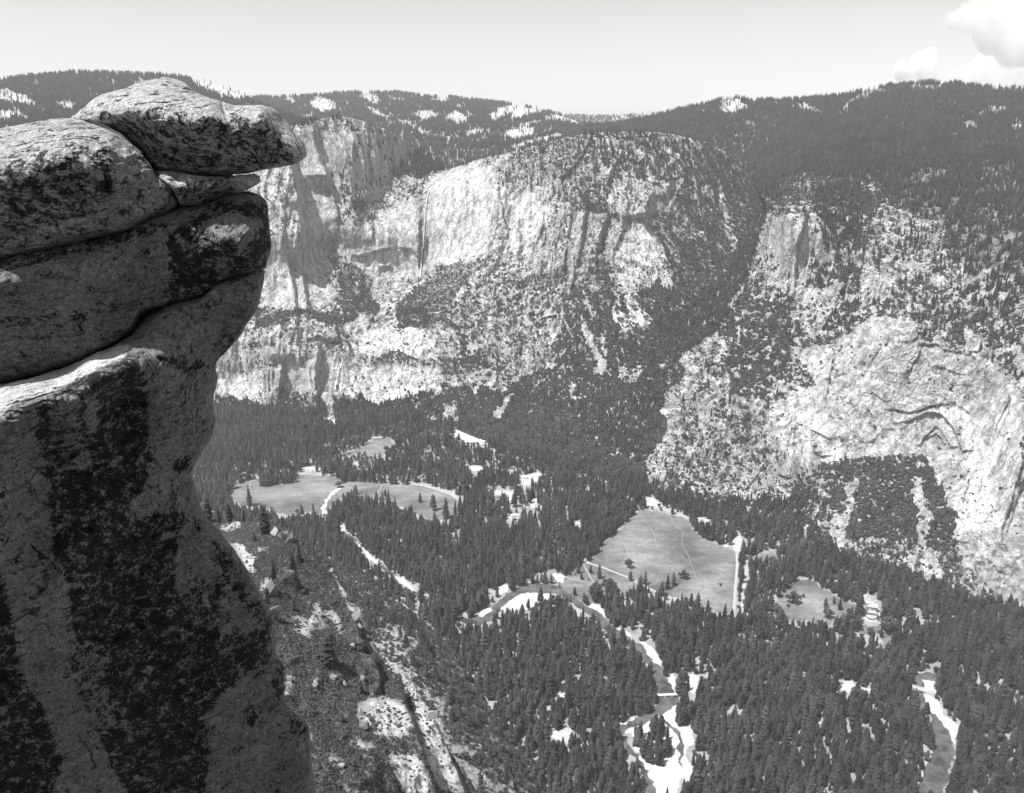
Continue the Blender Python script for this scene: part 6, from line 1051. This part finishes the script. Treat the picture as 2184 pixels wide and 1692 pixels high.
rock('streaked_cliff', R5, (500, 3000),
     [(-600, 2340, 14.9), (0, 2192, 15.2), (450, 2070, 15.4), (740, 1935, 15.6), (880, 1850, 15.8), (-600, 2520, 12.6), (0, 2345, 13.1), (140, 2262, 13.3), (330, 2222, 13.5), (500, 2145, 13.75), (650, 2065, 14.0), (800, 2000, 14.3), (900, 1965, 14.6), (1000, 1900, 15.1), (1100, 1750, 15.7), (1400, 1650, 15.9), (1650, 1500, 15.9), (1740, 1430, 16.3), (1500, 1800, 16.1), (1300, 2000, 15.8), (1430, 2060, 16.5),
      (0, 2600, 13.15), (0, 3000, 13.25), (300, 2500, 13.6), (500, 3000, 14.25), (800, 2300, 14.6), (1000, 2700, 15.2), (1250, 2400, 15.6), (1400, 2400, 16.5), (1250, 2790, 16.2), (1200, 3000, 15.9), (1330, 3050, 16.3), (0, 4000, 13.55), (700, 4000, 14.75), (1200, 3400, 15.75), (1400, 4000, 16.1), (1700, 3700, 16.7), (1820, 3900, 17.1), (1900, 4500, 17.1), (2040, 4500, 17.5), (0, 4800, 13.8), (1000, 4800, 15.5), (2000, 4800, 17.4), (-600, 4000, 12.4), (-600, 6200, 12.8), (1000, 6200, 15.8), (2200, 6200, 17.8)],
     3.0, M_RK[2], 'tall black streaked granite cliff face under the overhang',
     [(k2([(230, 820), (300, 600), (420, 520), (560, 430), (900, 300), (960, 420), (980, 700), (1000, 900), (1000, 1150), (830, 1330), (870, 1450), (1050, 1500), (1170, 1692), (370, 1692), (340, 1300), (290, 1000)]), 0.88), (k2([(330, 560), (520, 560), (520, 760), (600, 900), (640, 1100), (480, 1050), (380, 900), (320, 700)]), 0.45), (k2([(560, 560), (640, 560), (640, 800), (580, 820)]), 0.1),
      (k3([(370, 0), (1190, 0), (1150, 300), (1300, 600), (1600, 650), (1780, 560), (1800, 800), (1500, 1000), (1350, 1200), (1390, 1400), (1350, 1800), (850, 1800), (700, 1400), (600, 1200), (550, 900), (490, 600), (450, 300)]), 0.88), (k3([(0, 250), (90, 500), (130, 900), (300, 1150), (420, 1500), (300, 1800), (-200, 1800), (-200, 200)]), 0.85), (k3([(420, 650), (700, 700), (700, 1000), (900, 1300), (600, 1250), (500, 1000)]), 0.5), (k3([(1150, 300), (1500, 250), (1560, 450), (1480, 620), (1300, 600)]), 0.45), (k3([(1440, 0), (1560, 180), (1780, 540), (1700, 560), (1480, 250), (1420, 60)]), 0.6),
      (k2([(960, 300), (1350, 320), (1370, 380), (1200, 420), (1080, 380)]), 0.6), (k2([(1150, 1000), (1260, 960), (1280, 1080), (1150, 1100)]), 0.85), (k2([(830, 1420), (1080, 1350), (1250, 1330), (1200, 1450), (1050, 1520), (880, 1500)]), 0.8), (k2([(0, 1480), (120, 1500), (0, 1600)]), 0.8), (k3([(1820, 790), (1890, 830), (1885, 1060), (1840, 1060), (1790, 950)]), 0.9), (k3([(1900, 1150), (2040, 1230), (2050, 1330), (1930, 1300)]), 0.7), (k3([(1650, 1190), (1690, 1130), (1705, 1180), (1690, 1240), (1660, 1260)]), 1.6), (k2([(980, 760), (1230, 800), (1250, 950), (1100, 1000), (1000, 900)]), 0.0)], 0.05,  # the strongest small patch paints the shade inside a hole, not lichen
     ((k3([(520, 1300), (580, 1380), (620, 1480), (660, 1550)]), 3), (k3([(720, 1440), (760, 1530), (810, 1470)]), 3), (k3([(455, 270), (300, 130), (210, 40)]), 3), (k2([(1050, 1500), (1150, 1440), (1250, 1390)]), 4), (k3([(640, 680), (760, 690), (860, 610)]), 3)),
     (([(960, 3195), (1100, 3120), (1250, 3075), (1340, 3070)], 0.14, 26, 10, H_),), 900, 260, 0.45, 0.93, (0.09, 0.05, 0.022), seed=5, painted_sun=[k2([(-300, 640), (0, 480), (240, 430), (450, 370), (600, 300), (740, 230), (900, 250), (800, 330), (650, 390), (500, 470), (330, 550), (130, 600), (0, 700), (-300, 850)])])  # strip along the ledge top coloured lighter so it looks sunlit

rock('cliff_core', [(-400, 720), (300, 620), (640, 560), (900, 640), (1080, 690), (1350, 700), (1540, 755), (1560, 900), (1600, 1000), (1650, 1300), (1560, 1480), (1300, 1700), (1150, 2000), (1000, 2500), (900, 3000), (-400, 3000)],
     (600, 1700), [(-400, 720, 16.4), (1540, 755, 16.6), (1650, 1300, 17.0), (900, 3000, 17.0), (-400, 3000, 16.4), (600, 1700, 16.5)], 2.0, M_RK[2], 'rock mass seen only in the cracks between the stacked boulders', (), 0.3, (), (), 200, 40, seed=6)

# ------------------------------------------------------------------ waterfalls
def m_fall():
    n = N('falling_water', 0.5); return n.out(n.ramp(n.noise(1.0, 4, 0.6, n.map((1 / 2, 1 / 2, 1 / 14))), [(0.3, 0.4), (0.7, 0.9)]))
M_FALL = m_fall()
def waterfall(pts, width, label):
    V = []; F = []; W = []
    for (u0, v0), (u1, v1) in zip(pts[:-1], pts[1:]):
        for k in range(6): f = k / 6; W.append((u0 + (u1 - u0) * f, v0 + (v1 - v0) * f))
    n = len(W)
    for i, (u, v) in enumerate(W):
        p = on_sheet('north_wall', u, v); p = world_at(u, v, min(on_sheet('north_wall', u + d, v)[1] for d in (-3, 0, 3)) - 7); w = width * (0.7 + 0.5 * abs(math.sin(i * 1.7)) + 0.4 * i / n); x = p[0] + math.sin(i * 0.9) * 1.0
        V += [(x - w / 2, p[1] + 2, p[2]), (x - w / 5, p[1] - 2.5, p[2]), (x + w / 5, p[1] - 2.5, p[2]), (x + w / 2, p[1] + 2, p[2]), (x, p[1] + 4, p[2])]
    for i in range(n - 1):
        for j in range(5): F.append((i * 5 + j, i * 5 + (j + 1) % 5, i * 5 + 5 + (j + 1) % 5, i * 5 + 5 + j))
    tag(mesh_py('waterfall', V, F, M_FALL, None, True), label, 'waterfall')
waterfall(K4([(1245, 708), (1228, 770), (1216, 850), (1210, 950), (1205, 1030), (1200, 1110), (1190, 1150), (1186, 1230), (1178, 1350)]), 3.2, 'thin white waterfall dropping down the high cliff')
waterfall(K7([(992, 515), (986, 560), (978, 620), (968, 660), (962, 700)]), 3.2, 'short white waterfall beside the dark recess of the lower cliff')

# ------------------------------------------------------------------ the hotel
M_STONE = flat('hotel_stone', 0.26, 0.9, 0.3, 0.6); M_ROOF = flat('roof_slate', 0.34, 0.8, 0.2, 0.4); M_TRIM = flat('pale_trim', 0.6, 0.8, 0.08, 0.5); M_GLASS = flat('window_glass', 0.03, 0.15, 0.1, 1.0); M_CONC = flat('bridge_concrete', 0.55, 0.85, 0.12, 0.5); M_STONEB = flat('bridge_stone', 0.42, 0.9, 0.2, 0.8)
def box(x0, x1, y0, y1, z0, z1): return ([(x0, y0, z0), (x1, y0, z0), (x1, y1, z0), (x0, y1, z0), (x0, y0, z1), (x1, y0, z1), (x1, y1, z1), (x0, y1, z1)], [(0, 3, 2, 1), (4, 5, 6, 7), (0, 1, 5, 4), (1, 2, 6, 5), (2, 3, 7, 6), (3, 0, 4, 7)])
def hip(x0, x1, y0, y1, z0, h, ov=0.8):
    x0 -= ov; x1 += ov; y0 -= ov; y1 += ov
    if x1 - x0 >= y1 - y0: m = (y1 - y0) / 2; a, b = (x0 + m, (y0 + y1) / 2, z0 + h), (x1 - m, (y0 + y1) / 2, z0 + h); f = [(0, 1, 5, 4), (1, 2, 5), (2, 3, 4, 5), (3, 0, 4), (3, 2, 1, 0)]
    else: m = (x1 - x0) / 2; a, b = ((x0 + x1) / 2, y0 + m, z0 + h), ((x0 + x1) / 2, y1 - m, z0 + h); f = [(0, 1, 4), (1, 2, 5, 4), (2, 3, 5), (3, 0, 4, 5), (3, 2, 1, 0)]
    return ([(x0, y0, z0), (x1, y0, z0), (x1, y1, z0), (x0, y1, z0), a, b], f)
def part(name, vf, mat, parent): return mesh_py(name, vf[0], vf[1], mat, parent)
(hu, hv), = J6([(1425, 1235)]); hy = float(floor_y(hu, hv)); hp = world_at(hu, hv, hy)
hotel = empty('grand_hotel', tuple(hp), R(-14)); tag(hotel, 'large stone hotel with stepped roofs and a half round colonnade in the trees', 'hotel')
WM = {}
def window(parent, x, y, z, w, h, face):
    k = (w, h, face)
    if k not in WM:
        if face == 'y': a = box(-w / 2, w / 2, -0.12, 0.05, 0, h)
        else: a = box(-0.12, 0.12, -w / 2, w / 2, 0, h)
        WM[k] = bpy.data.meshes.new('window'); WM[k].from_pydata(a[0], [], a[1]); WM[k].materials.append(M_GLASS)
    o = bpy.data.objects.new('window', WM[k]); COL.objects.link(o); o.parent = parent; o.location = (x, y, z)
def wing(x0, x1, y0, y1, h, roof, storeys, flatroof=False):
    w = part('wing', box(x0, x1, y0, y1, 0, h), M_STONE, hotel)
    if flatroof: part('parapet', box(x0 - 0.4, x1 + 0.4, y0 - 0.4, y1 + 0.4, h + 0.003, h + 1.1), M_TRIM, hotel); part('roof', box(x0 + 0.5, x1 - 0.5, y0 + 0.5, y1 - 0.5, h + 1.0, h + 1.3), M_ROOF, hotel)
    else: part('roof', hip(x0, x1, y0, y1, h, roof), M_ROOF, hotel)
    for s in range(storeys):
        z = 1.5 + s * (h - 1) / storeys; hh = (h - 1) / storeys * 0.55
        for i in range(int((x1 - x0) / 4)): window(w, x0 + 2 + i * 4, y0 - 0.02, z, 1.8, hh, 'y')
        for i in range(int((y1 - y0) / 4)): window(w, x1 + 0.02, y0 + 2 + i * 4, z, 1.8, hh, 'x'); window(w, x0 - 0.02, y0 + 2 + i * 4, z, 1.8, hh, 'x')
wing(-12, 9, -4, 22, 22, 4, 6, True); wing(-5, 6, 22.2, 40, 17, 5, 5); wing(9.2, 17, 4, 30, 14, 3.5, 4); wing(-20, -12.2, 2, 18, 14, 3.5, 4); wing(-10, 8, -14, -4.2, 14, 4, 3); wing(6.2, 20, 30.2, 44, 10, 3.5, 3); wing(9.2, 20, -10, 3.8, 8, 2.5, 2)
for x, y, z in ((-11, 3, 23), (7, 16, 23), (-2, 30, 17), (13, 10, 14), (-6, -9, 14), (12, 38, 10)): c = part('chimney', box(x - 1.2, x + 1.2, y - 1.2, y + 1.2, z, z + 5), M_STONE, hotel); part('cap', box(x - 1.5, x + 1.5, y - 1.5, y + 1.5, z + 5.003, z + 5.6), M_TRIM, c)
def arc(r0, r1, z0, z1, a0, a1, n=18, cx=-3, cyy=-14):
    V = []; F = []
    for i in range(n + 1):
        a = a0 + (a1 - a0) * i / n
        for r_, z in ((r0, z0), (r1, z0), (r1, z1), (r0, z1)): V.append((cx + r_ * math.cos(a), cyy + r_ * math.sin(a), z))
    for i in range(n):
        for j in range(4): F.append((i * 4 + j, i * 4 + (j + 1) % 4, i * 4 + 4 + (j + 1) % 4, i * 4 + 4 + j))
    return V, F
part('terrace_ring', arc(11.5, 14, 0, 1.2, math.pi, 2 * math.pi), M_TRIM, hotel); part('colonnade_beam', arc(9.2, 10.6, 7.5, 8.6, math.pi, 2 * math.pi), M_TRIM, hotel); part('solarium_roof', arc(0.4, 9.0, 8.2, 8.8, math.pi, 2 * math.pi), M_ROOF, hotel)
for i in range(9): a = math.pi * (1 + (i + 0.5) / 9); x, y = -3 + 9.9 * math.cos(a), -14 + 9.9 * math.sin(a); part('column', box(x - 0.7, x + 0.7, y - 0.7, y + 0.7, 0, 7.5), M_TRIM, hotel)
for i in range(8): a = math.pi * (1 + (i + 0.5) / 8); x, y = -3 + 12.6 * math.cos(a), -14 + 12.6 * math.sin(a); part('buttress', box(x - 0.6, x + 0.6, y - 0.6, y + 0.6, 1.203, 3.5), M_TRIM, hotel)
# ------------------------------------------------------------------ bridges
def two(cv, a, b, z=0.0):
    (u0, v0), (u1, v1) = cv([a, b]); p, q = world_at(u0, v0, float(floor_y(u0, v0, z))), world_at(u1, v1, float(floor_y(u1, v1, z))); return p, q, float(np.linalg.norm(q[:2] - p[:2])), math.atan2(q[1] - p[1], q[0] - p[0])
p, q, L, a = two(J5, (1020, 532), (1215, 522), 4.0)
b1 = empty('beam_bridge', (p[0], p[1], 0), a); tag(b1, 'narrow white beam bridge on two piers above the dark pool', 'bridge')
part('deck', box(0, L, -2.6, 2.6, 3.2, 4.0), M_CONC, b1); part('railing', box(0, L, -2.6, -2.3, 4.003, 5.1), M_TRIM, b1); part('railing', box(0, L, 2.3, 2.6, 4.003, 5.1), M_TRIM, b1)
for f in (0.36, 0.68): part('pier', box(L * f - 0.7, L * f + 0.7, -3.4, 2.4, 0, 3.197), M_TRIM, b1)
p, q, L, a = two(J7, (1222, 560), (1440, 622), 6.5)
b2 = empty('arch_bridge', (p[0], p[1], 0), a); tag(b2, 'pale stone arch bridge carrying a road over the eastern channel', 'bridge')
def arch_side(y0, y1):
    n = 16; cx, rx, hz = L * 0.45, L * 0.2, 4.6; V = []; F = []
    xs = [0] + [cx + rx * math.cos(math.pi * (1 - i / n)) for i in range(n + 1)] + [L]; zb = [0] + [hz * math.sin(math.pi * i / n) for i in range(n + 1)] + [0]
    for x, z in zip(xs, zb):
        for y in (y0, y1): V += [(x, y, z), (x, y, 6.2)]
    for i in range(len(xs) - 1):
        o = i * 4; F += [(o, o + 4, o + 5, o + 1), (o + 2, o + 3, o + 7, o + 6), (o, o + 2, o + 6, o + 4), (o + 1, o + 5, o + 7, o + 3)]
    return V, F
part('arch', arch_side(-5, 5), M_STONEB, b2); part('roadway', box(0, L, -4.2, 4.2, 6.204, 6.4), M_ROAD, b2); part('parapet', box(0, L, -5, -4.25, 6.204, 7.4), M_STONEB, b2); part('parapet', box(0, L, 4.25, 5, 6.204, 7.4), M_STONEB, b2)
# ------------------------------------------------------------------ village buildings and parked cars
M_RF2 = flat('shingle_roof', 0.24, 0.85, 0.2, 0.8); M_WD = flat('brown_boards', 0.12, 0.9, 0.2, 1.0)
def cabin(cv, x, y, w, d, h, rz, label, pale=False):
    (u, v), = cv([(x, y)]); p = world_at(u, v, float(floor_y(u, v))); e = empty('village_building', tuple(p), rz); tag(e, label, 'building')
    part('wall', box(-w / 2, w / 2, -d / 2, d / 2, 0, h), M_TRIM if pale else M_WD, e); ov = 0.8; rh = d * 0.32
    part('roof', ([(-w / 2 - ov, -d / 2 - ov, h), (w / 2 + ov, -d / 2 - ov, h), (w / 2 + ov, d / 2 + ov, h), (-w / 2 - ov, d / 2 + ov, h), (-w / 2 - ov, 0, h + rh), (w / 2 + ov, 0, h + rh)], [(0, 1, 5, 4), (2, 3, 4, 5), (1, 2, 5), (3, 0, 4), (3, 2, 1, 0)]), M_SAND if pale else M_RF2, e)
    part('door', box(-0.6, 0.6, -d / 2 - 0.08, -d / 2 + 0.02, 0, 2.1), M_GLASS, e)
    for s in (-0.3, 0.3): part('window', box(w * s - 0.7, w * s + 0.7, -d / 2 - 0.08, -d / 2 + 0.02, 1.0, 2.2), M_GLASS, e)
for a in ((K8, 110, 1085, 26, 14, 5, 0.2, 'long pale roofed building just below the village parking lot', True), (K8, 195, 1080, 18, 12, 5, -0.3, 'pale roofed building at the right end of the village parking lot', True), (K8, 20, 1215, 22, 12, 5, 0.1, 'dark cabin by the bright clearing west of the village', False), (K8, 120, 1215, 24, 12, 5, -0.15, 'cabin with long roof above the small village clearings', True),
          (K8, 1080, 1372, 24, 10, 5, 0.0, 'low pale building in the trees above the big meadow', True), (K8, 1095, 1418, 34, 9, 4, -0.05, 'long narrow pale building in the trees above the big meadow', True), (K8, 315, 1470, 20, 11, 5, 0.4, 'small building inside the ring shaped drive', False), (K8, 420, 1605, 20, 10, 4, 0.2, 'pale roofed hut in the forest below the ring drive', True), (K8, 640, 1480, 16, 9, 4, 0.5, 'small hut between tall conifers right of the ring drive', True),
          (K8, 490, 1335, 20, 10, 5, -0.2, 'low building on the largest village clearing', True), (K8, 140, 1580, 22, 8, 4, 0.5, 'long shed beside the road at the end of the western meadow', True), (J7, 610, 540, 16, 9, 4, 0.3, 'small cabin on the bare patch between the river channels', False), (J7, 760, 575, 14, 8, 4, -0.3, 'cabin with pale roof at the end of the bare patch between the channels', True), (J7, 985, 255, 14, 5, 3, -0.25, 'small pale shed in the glade below the hotel', True), (J7, 990, 285, 14, 5, 3, -0.3, 'second pale shed in the glade below the hotel', True)):
    cabin(*a)
M_CAR = [flat('car_paint_dark', 0.05, 0.4, 0.1), flat('car_paint_mid', 0.2, 0.4, 0.1), flat('car_paint_pale', 0.6, 0.4, 0.1)]
CAR_ME = []
for m in M_CAR:
    def prof(pr, w): n = len(pr); return [(x, -w, z) for x, z in pr] + [(x, w, z) for x, z in pr], [tuple(range(n))[::-1], tuple(range(n, 2 * n))] + [(i, (i + 1) % n, (i + 1) % n + n, i + n) for i in range(n)]
    bd = prof([(-2.4, 0.35), (2.4, 0.35), (2.45, 0.8), (1.3, 0.98), (0.75, 1.5), (-1.1, 1.52), (-1.7, 1.0), (-2.4, 0.9)], 0.9)
    CAR_ME.append(py_mesh('body', bd, m))
wv, wf = [], []
for sx in (0,):
    for i in range(10): a = 2 * math.pi * i / 10; wv += [(0.36 * math.cos(a), -0.12, 0.36 * math.sin(a)), (0.36 * math.cos(a), 0.12, 0.36 * math.sin(a))]
    wf = [(2 * i, 2 * ((i + 1) % 10), 2 * ((i + 1) % 10) + 1, 2 * i + 1) for i in range(10)] + [tuple(range(0, 20, 2))[::-1], tuple(range(1, 20, 2))]
WHEEL = py_mesh('wheel', (wv, wf), M_GLASS)
def car(u, v, rz, k, label, group):
    p = world_at(u, v, float(floor_y(u, v, 0.5))); e = empty('parked_car', tuple(p), rz); tag(e, label, 'car', group)
    o = bpy.data.objects.new('body', CAR_ME[k]); COL.objects.link(o); o.parent = e
    for x in (-1.5, 1.5):
        for y in (-0.85, 0.85): o = bpy.data.objects.new('wheel', WHEEL); COL.objects.link(o); o.parent = e; o.location = (x, y, 0.36)
SH = ('dark', 'grey', 'pale')
for row in ([(40, 985), (130, 975)], [(150, 968), (250, 985)], [(210, 1010), (285, 1025)], [(30, 1020), (100, 1025)], [(170, 990), (250, 1005)]):
    (x0, y0), (x1, y1) = row
    for i in range(9):
        f = i / 8; (u, v), = K8([(x0 + (x1 - x0) * f, y0 + (y1 - y0) * f)]); k = random.choice((0, 0, 1, 2)); car(u, v, 1.3 + random.uniform(-.1, .1), k, f'{SH[k]} car parked in a row on the village parking lot', f'{SH[k]} cars on the village parking lot')
for x, y, k in ((740, 1275, 0), (770, 1277, 0), (800, 1279, 1), (835, 1280, 0), (860, 1281, 0)): (u, v), = K7([(x, y)]); car(u, v, 0.1, k, f'{SH[k]} car stopped in line on the road above the western meadow', f'{SH[k]} cars on the western meadow road')
(u, v), = J4([(1635, 162)]); car(u, v, -0.35, 2, 'white car driving on the road at the top of the big meadow', None)

# ------------------------------------------------------------------ clouds
J8 = conv(2300, 0, 4.229)
def cloud(blobs, dist, dens, label, seed):
    V = []; F = []; r = random.Random(seed)
    bm = bmesh.new()
    for x, y, rad in blobs:
        (u, v), = J8([(x, y)]); R_ = rad / 4.229 * DS / FPX * dist; d = dist + r.uniform(-0.6, 0.6) * R_
        p = world_at(u, v, d); m = bmesh.ops.create_icosphere(bm, subdivisions=3, radius=R_)
        for w in m['verts']: w.co = w.co + Vector(p)
    me = bpy.data.meshes.new('cloud'); bm.to_mesh(me); bm.free(); o = bpy.data.objects.new('cloud', me); COL.objects.link(o)
    rm = o.modifiers.new('union', 'REMESH'); rm.mode = 'VOXEL'; rm.voxel_size = dist * 0.0022
    dg = bpy.context.evaluated_depsgraph_get(); me2 = bpy.data.meshes.new_from_object(o.evaluated_get(dg)); o.modifiers.clear(); o.data = me2
    n = len(me2.vertices); co = np.empty(n * 3, np.float32); nm = np.empty(n * 3, np.float32); me2.vertices.foreach_get('co', co); me2.vertices.foreach_get('normal', nm); co = co.reshape(-1, 3).astype(float); nm = nm.reshape(-1, 3)
    s = dist * 0.012; k = fbm(co[:, 0] / s, co[:, 1] / s, co[:, 2] / s, 4, 500 + seed)
    co = co + nm * (k * dist * 0.006)[:, None]; me2.vertices.foreach_set('co', co.astype(np.float32).ravel()); me2.update()
    mt = bpy.data.materials.new('cloud_mist'); mt.use_nodes = True; t = mt.node_tree; t.nodes.clear(); ou = t.nodes.new('ShaderNodeOutputMaterial'); pv = t.nodes.new('ShaderNodeVolumePrincipled'); pv.inputs['Color'].default_value = (1, 1, 1, 1); pv.inputs['Density'].default_value = dens; pv.inputs['Anisotropy'].default_value = 0.2
    tc = t.nodes.new('ShaderNodeNewGeometry'); nz_ = t.nodes.new('ShaderNodeTexNoise'); nz_.inputs['Scale'].default_value = 1 / 700.0; nz_.inputs['Detail'].default_value = 5; nz_.inputs['Roughness'].default_value = 0.6
    mr = t.nodes.new('ShaderNodeMapRange'); mr.inputs['From Min'].default_value = 0.33; mr.inputs['From Max'].default_value = 0.6; mr.inputs['To Max'].default_value = dens * 1.6; t.links.new(tc.outputs['Position'], nz_.inputs['Vector']); t.links.new(nz_.outputs['Fac'], mr.inputs['Value']); t.links.new(mr.outputs[0], pv.inputs['Density'])
    t.links.new(pv.outputs[0], ou.inputs['Volume']); me2.materials.clear(); me2.materials.append(mt)
    return tag(o, label, 'cloud')
cloud([(1300, 240, 70), (1400, 220, 110), (1540, 200, 170), (1750, 160, 220), (2050, 150, 300), (2350, 60, 380), (1650, 300, 120), (1850, 380, 240), (2150, 450, 300), (2400, 300, 350), (2100, 0, 250)], 24000.0, 0.0016, 'big bright cumulus cloud leaving the top corner above the ridge', 1)
cloud([(1060, 640, 72), (990, 700, 100), (880, 735, 105), (770, 770, 95), (900, 830, 130), (720, 880, 90), (1090, 740, 60), (1000, 850, 120)], 26000.0, 0.0034, 'small puffed cloud sitting low over the forested ridge', 2)
cloud([(1500, 880, 150), (1750, 780, 200), (2000, 750, 260), (2300, 700, 330), (1300, 900, 120), (2200, 950, 250), (1900, 950, 200)], 27000.0, 0.0010, 'faint veil of cloud between the bright cloud and the ridge', 3)

# ------------------------------------------------------------------ the air
top = max(float(np.max(P[..., 2])) for _, _, P, _ in SHEETS.values()) + 60
hz = mesh_py('haze', *box(-7900, 7900, -330, 13200, -1.5, top), None); tag(hz, 'thin bright summer haze filling the valley air', 'haze', kind='stuff')
hm = bpy.data.materials.new('haze_air'); hm.use_nodes = True; t = hm.node_tree; t.nodes.clear(); ou = t.nodes.new('ShaderNodeOutputMaterial'); pv = t.nodes.new('ShaderNodeVolumePrincipled')
pv.inputs['Color'].default_value = (0.97, 0.97, 0.97, 1); pv.inputs['Density'].default_value = 2.7e-5; t.links.new(pv.outputs[0], ou.inputs['Volume']); hz.data.materials.append(hm)
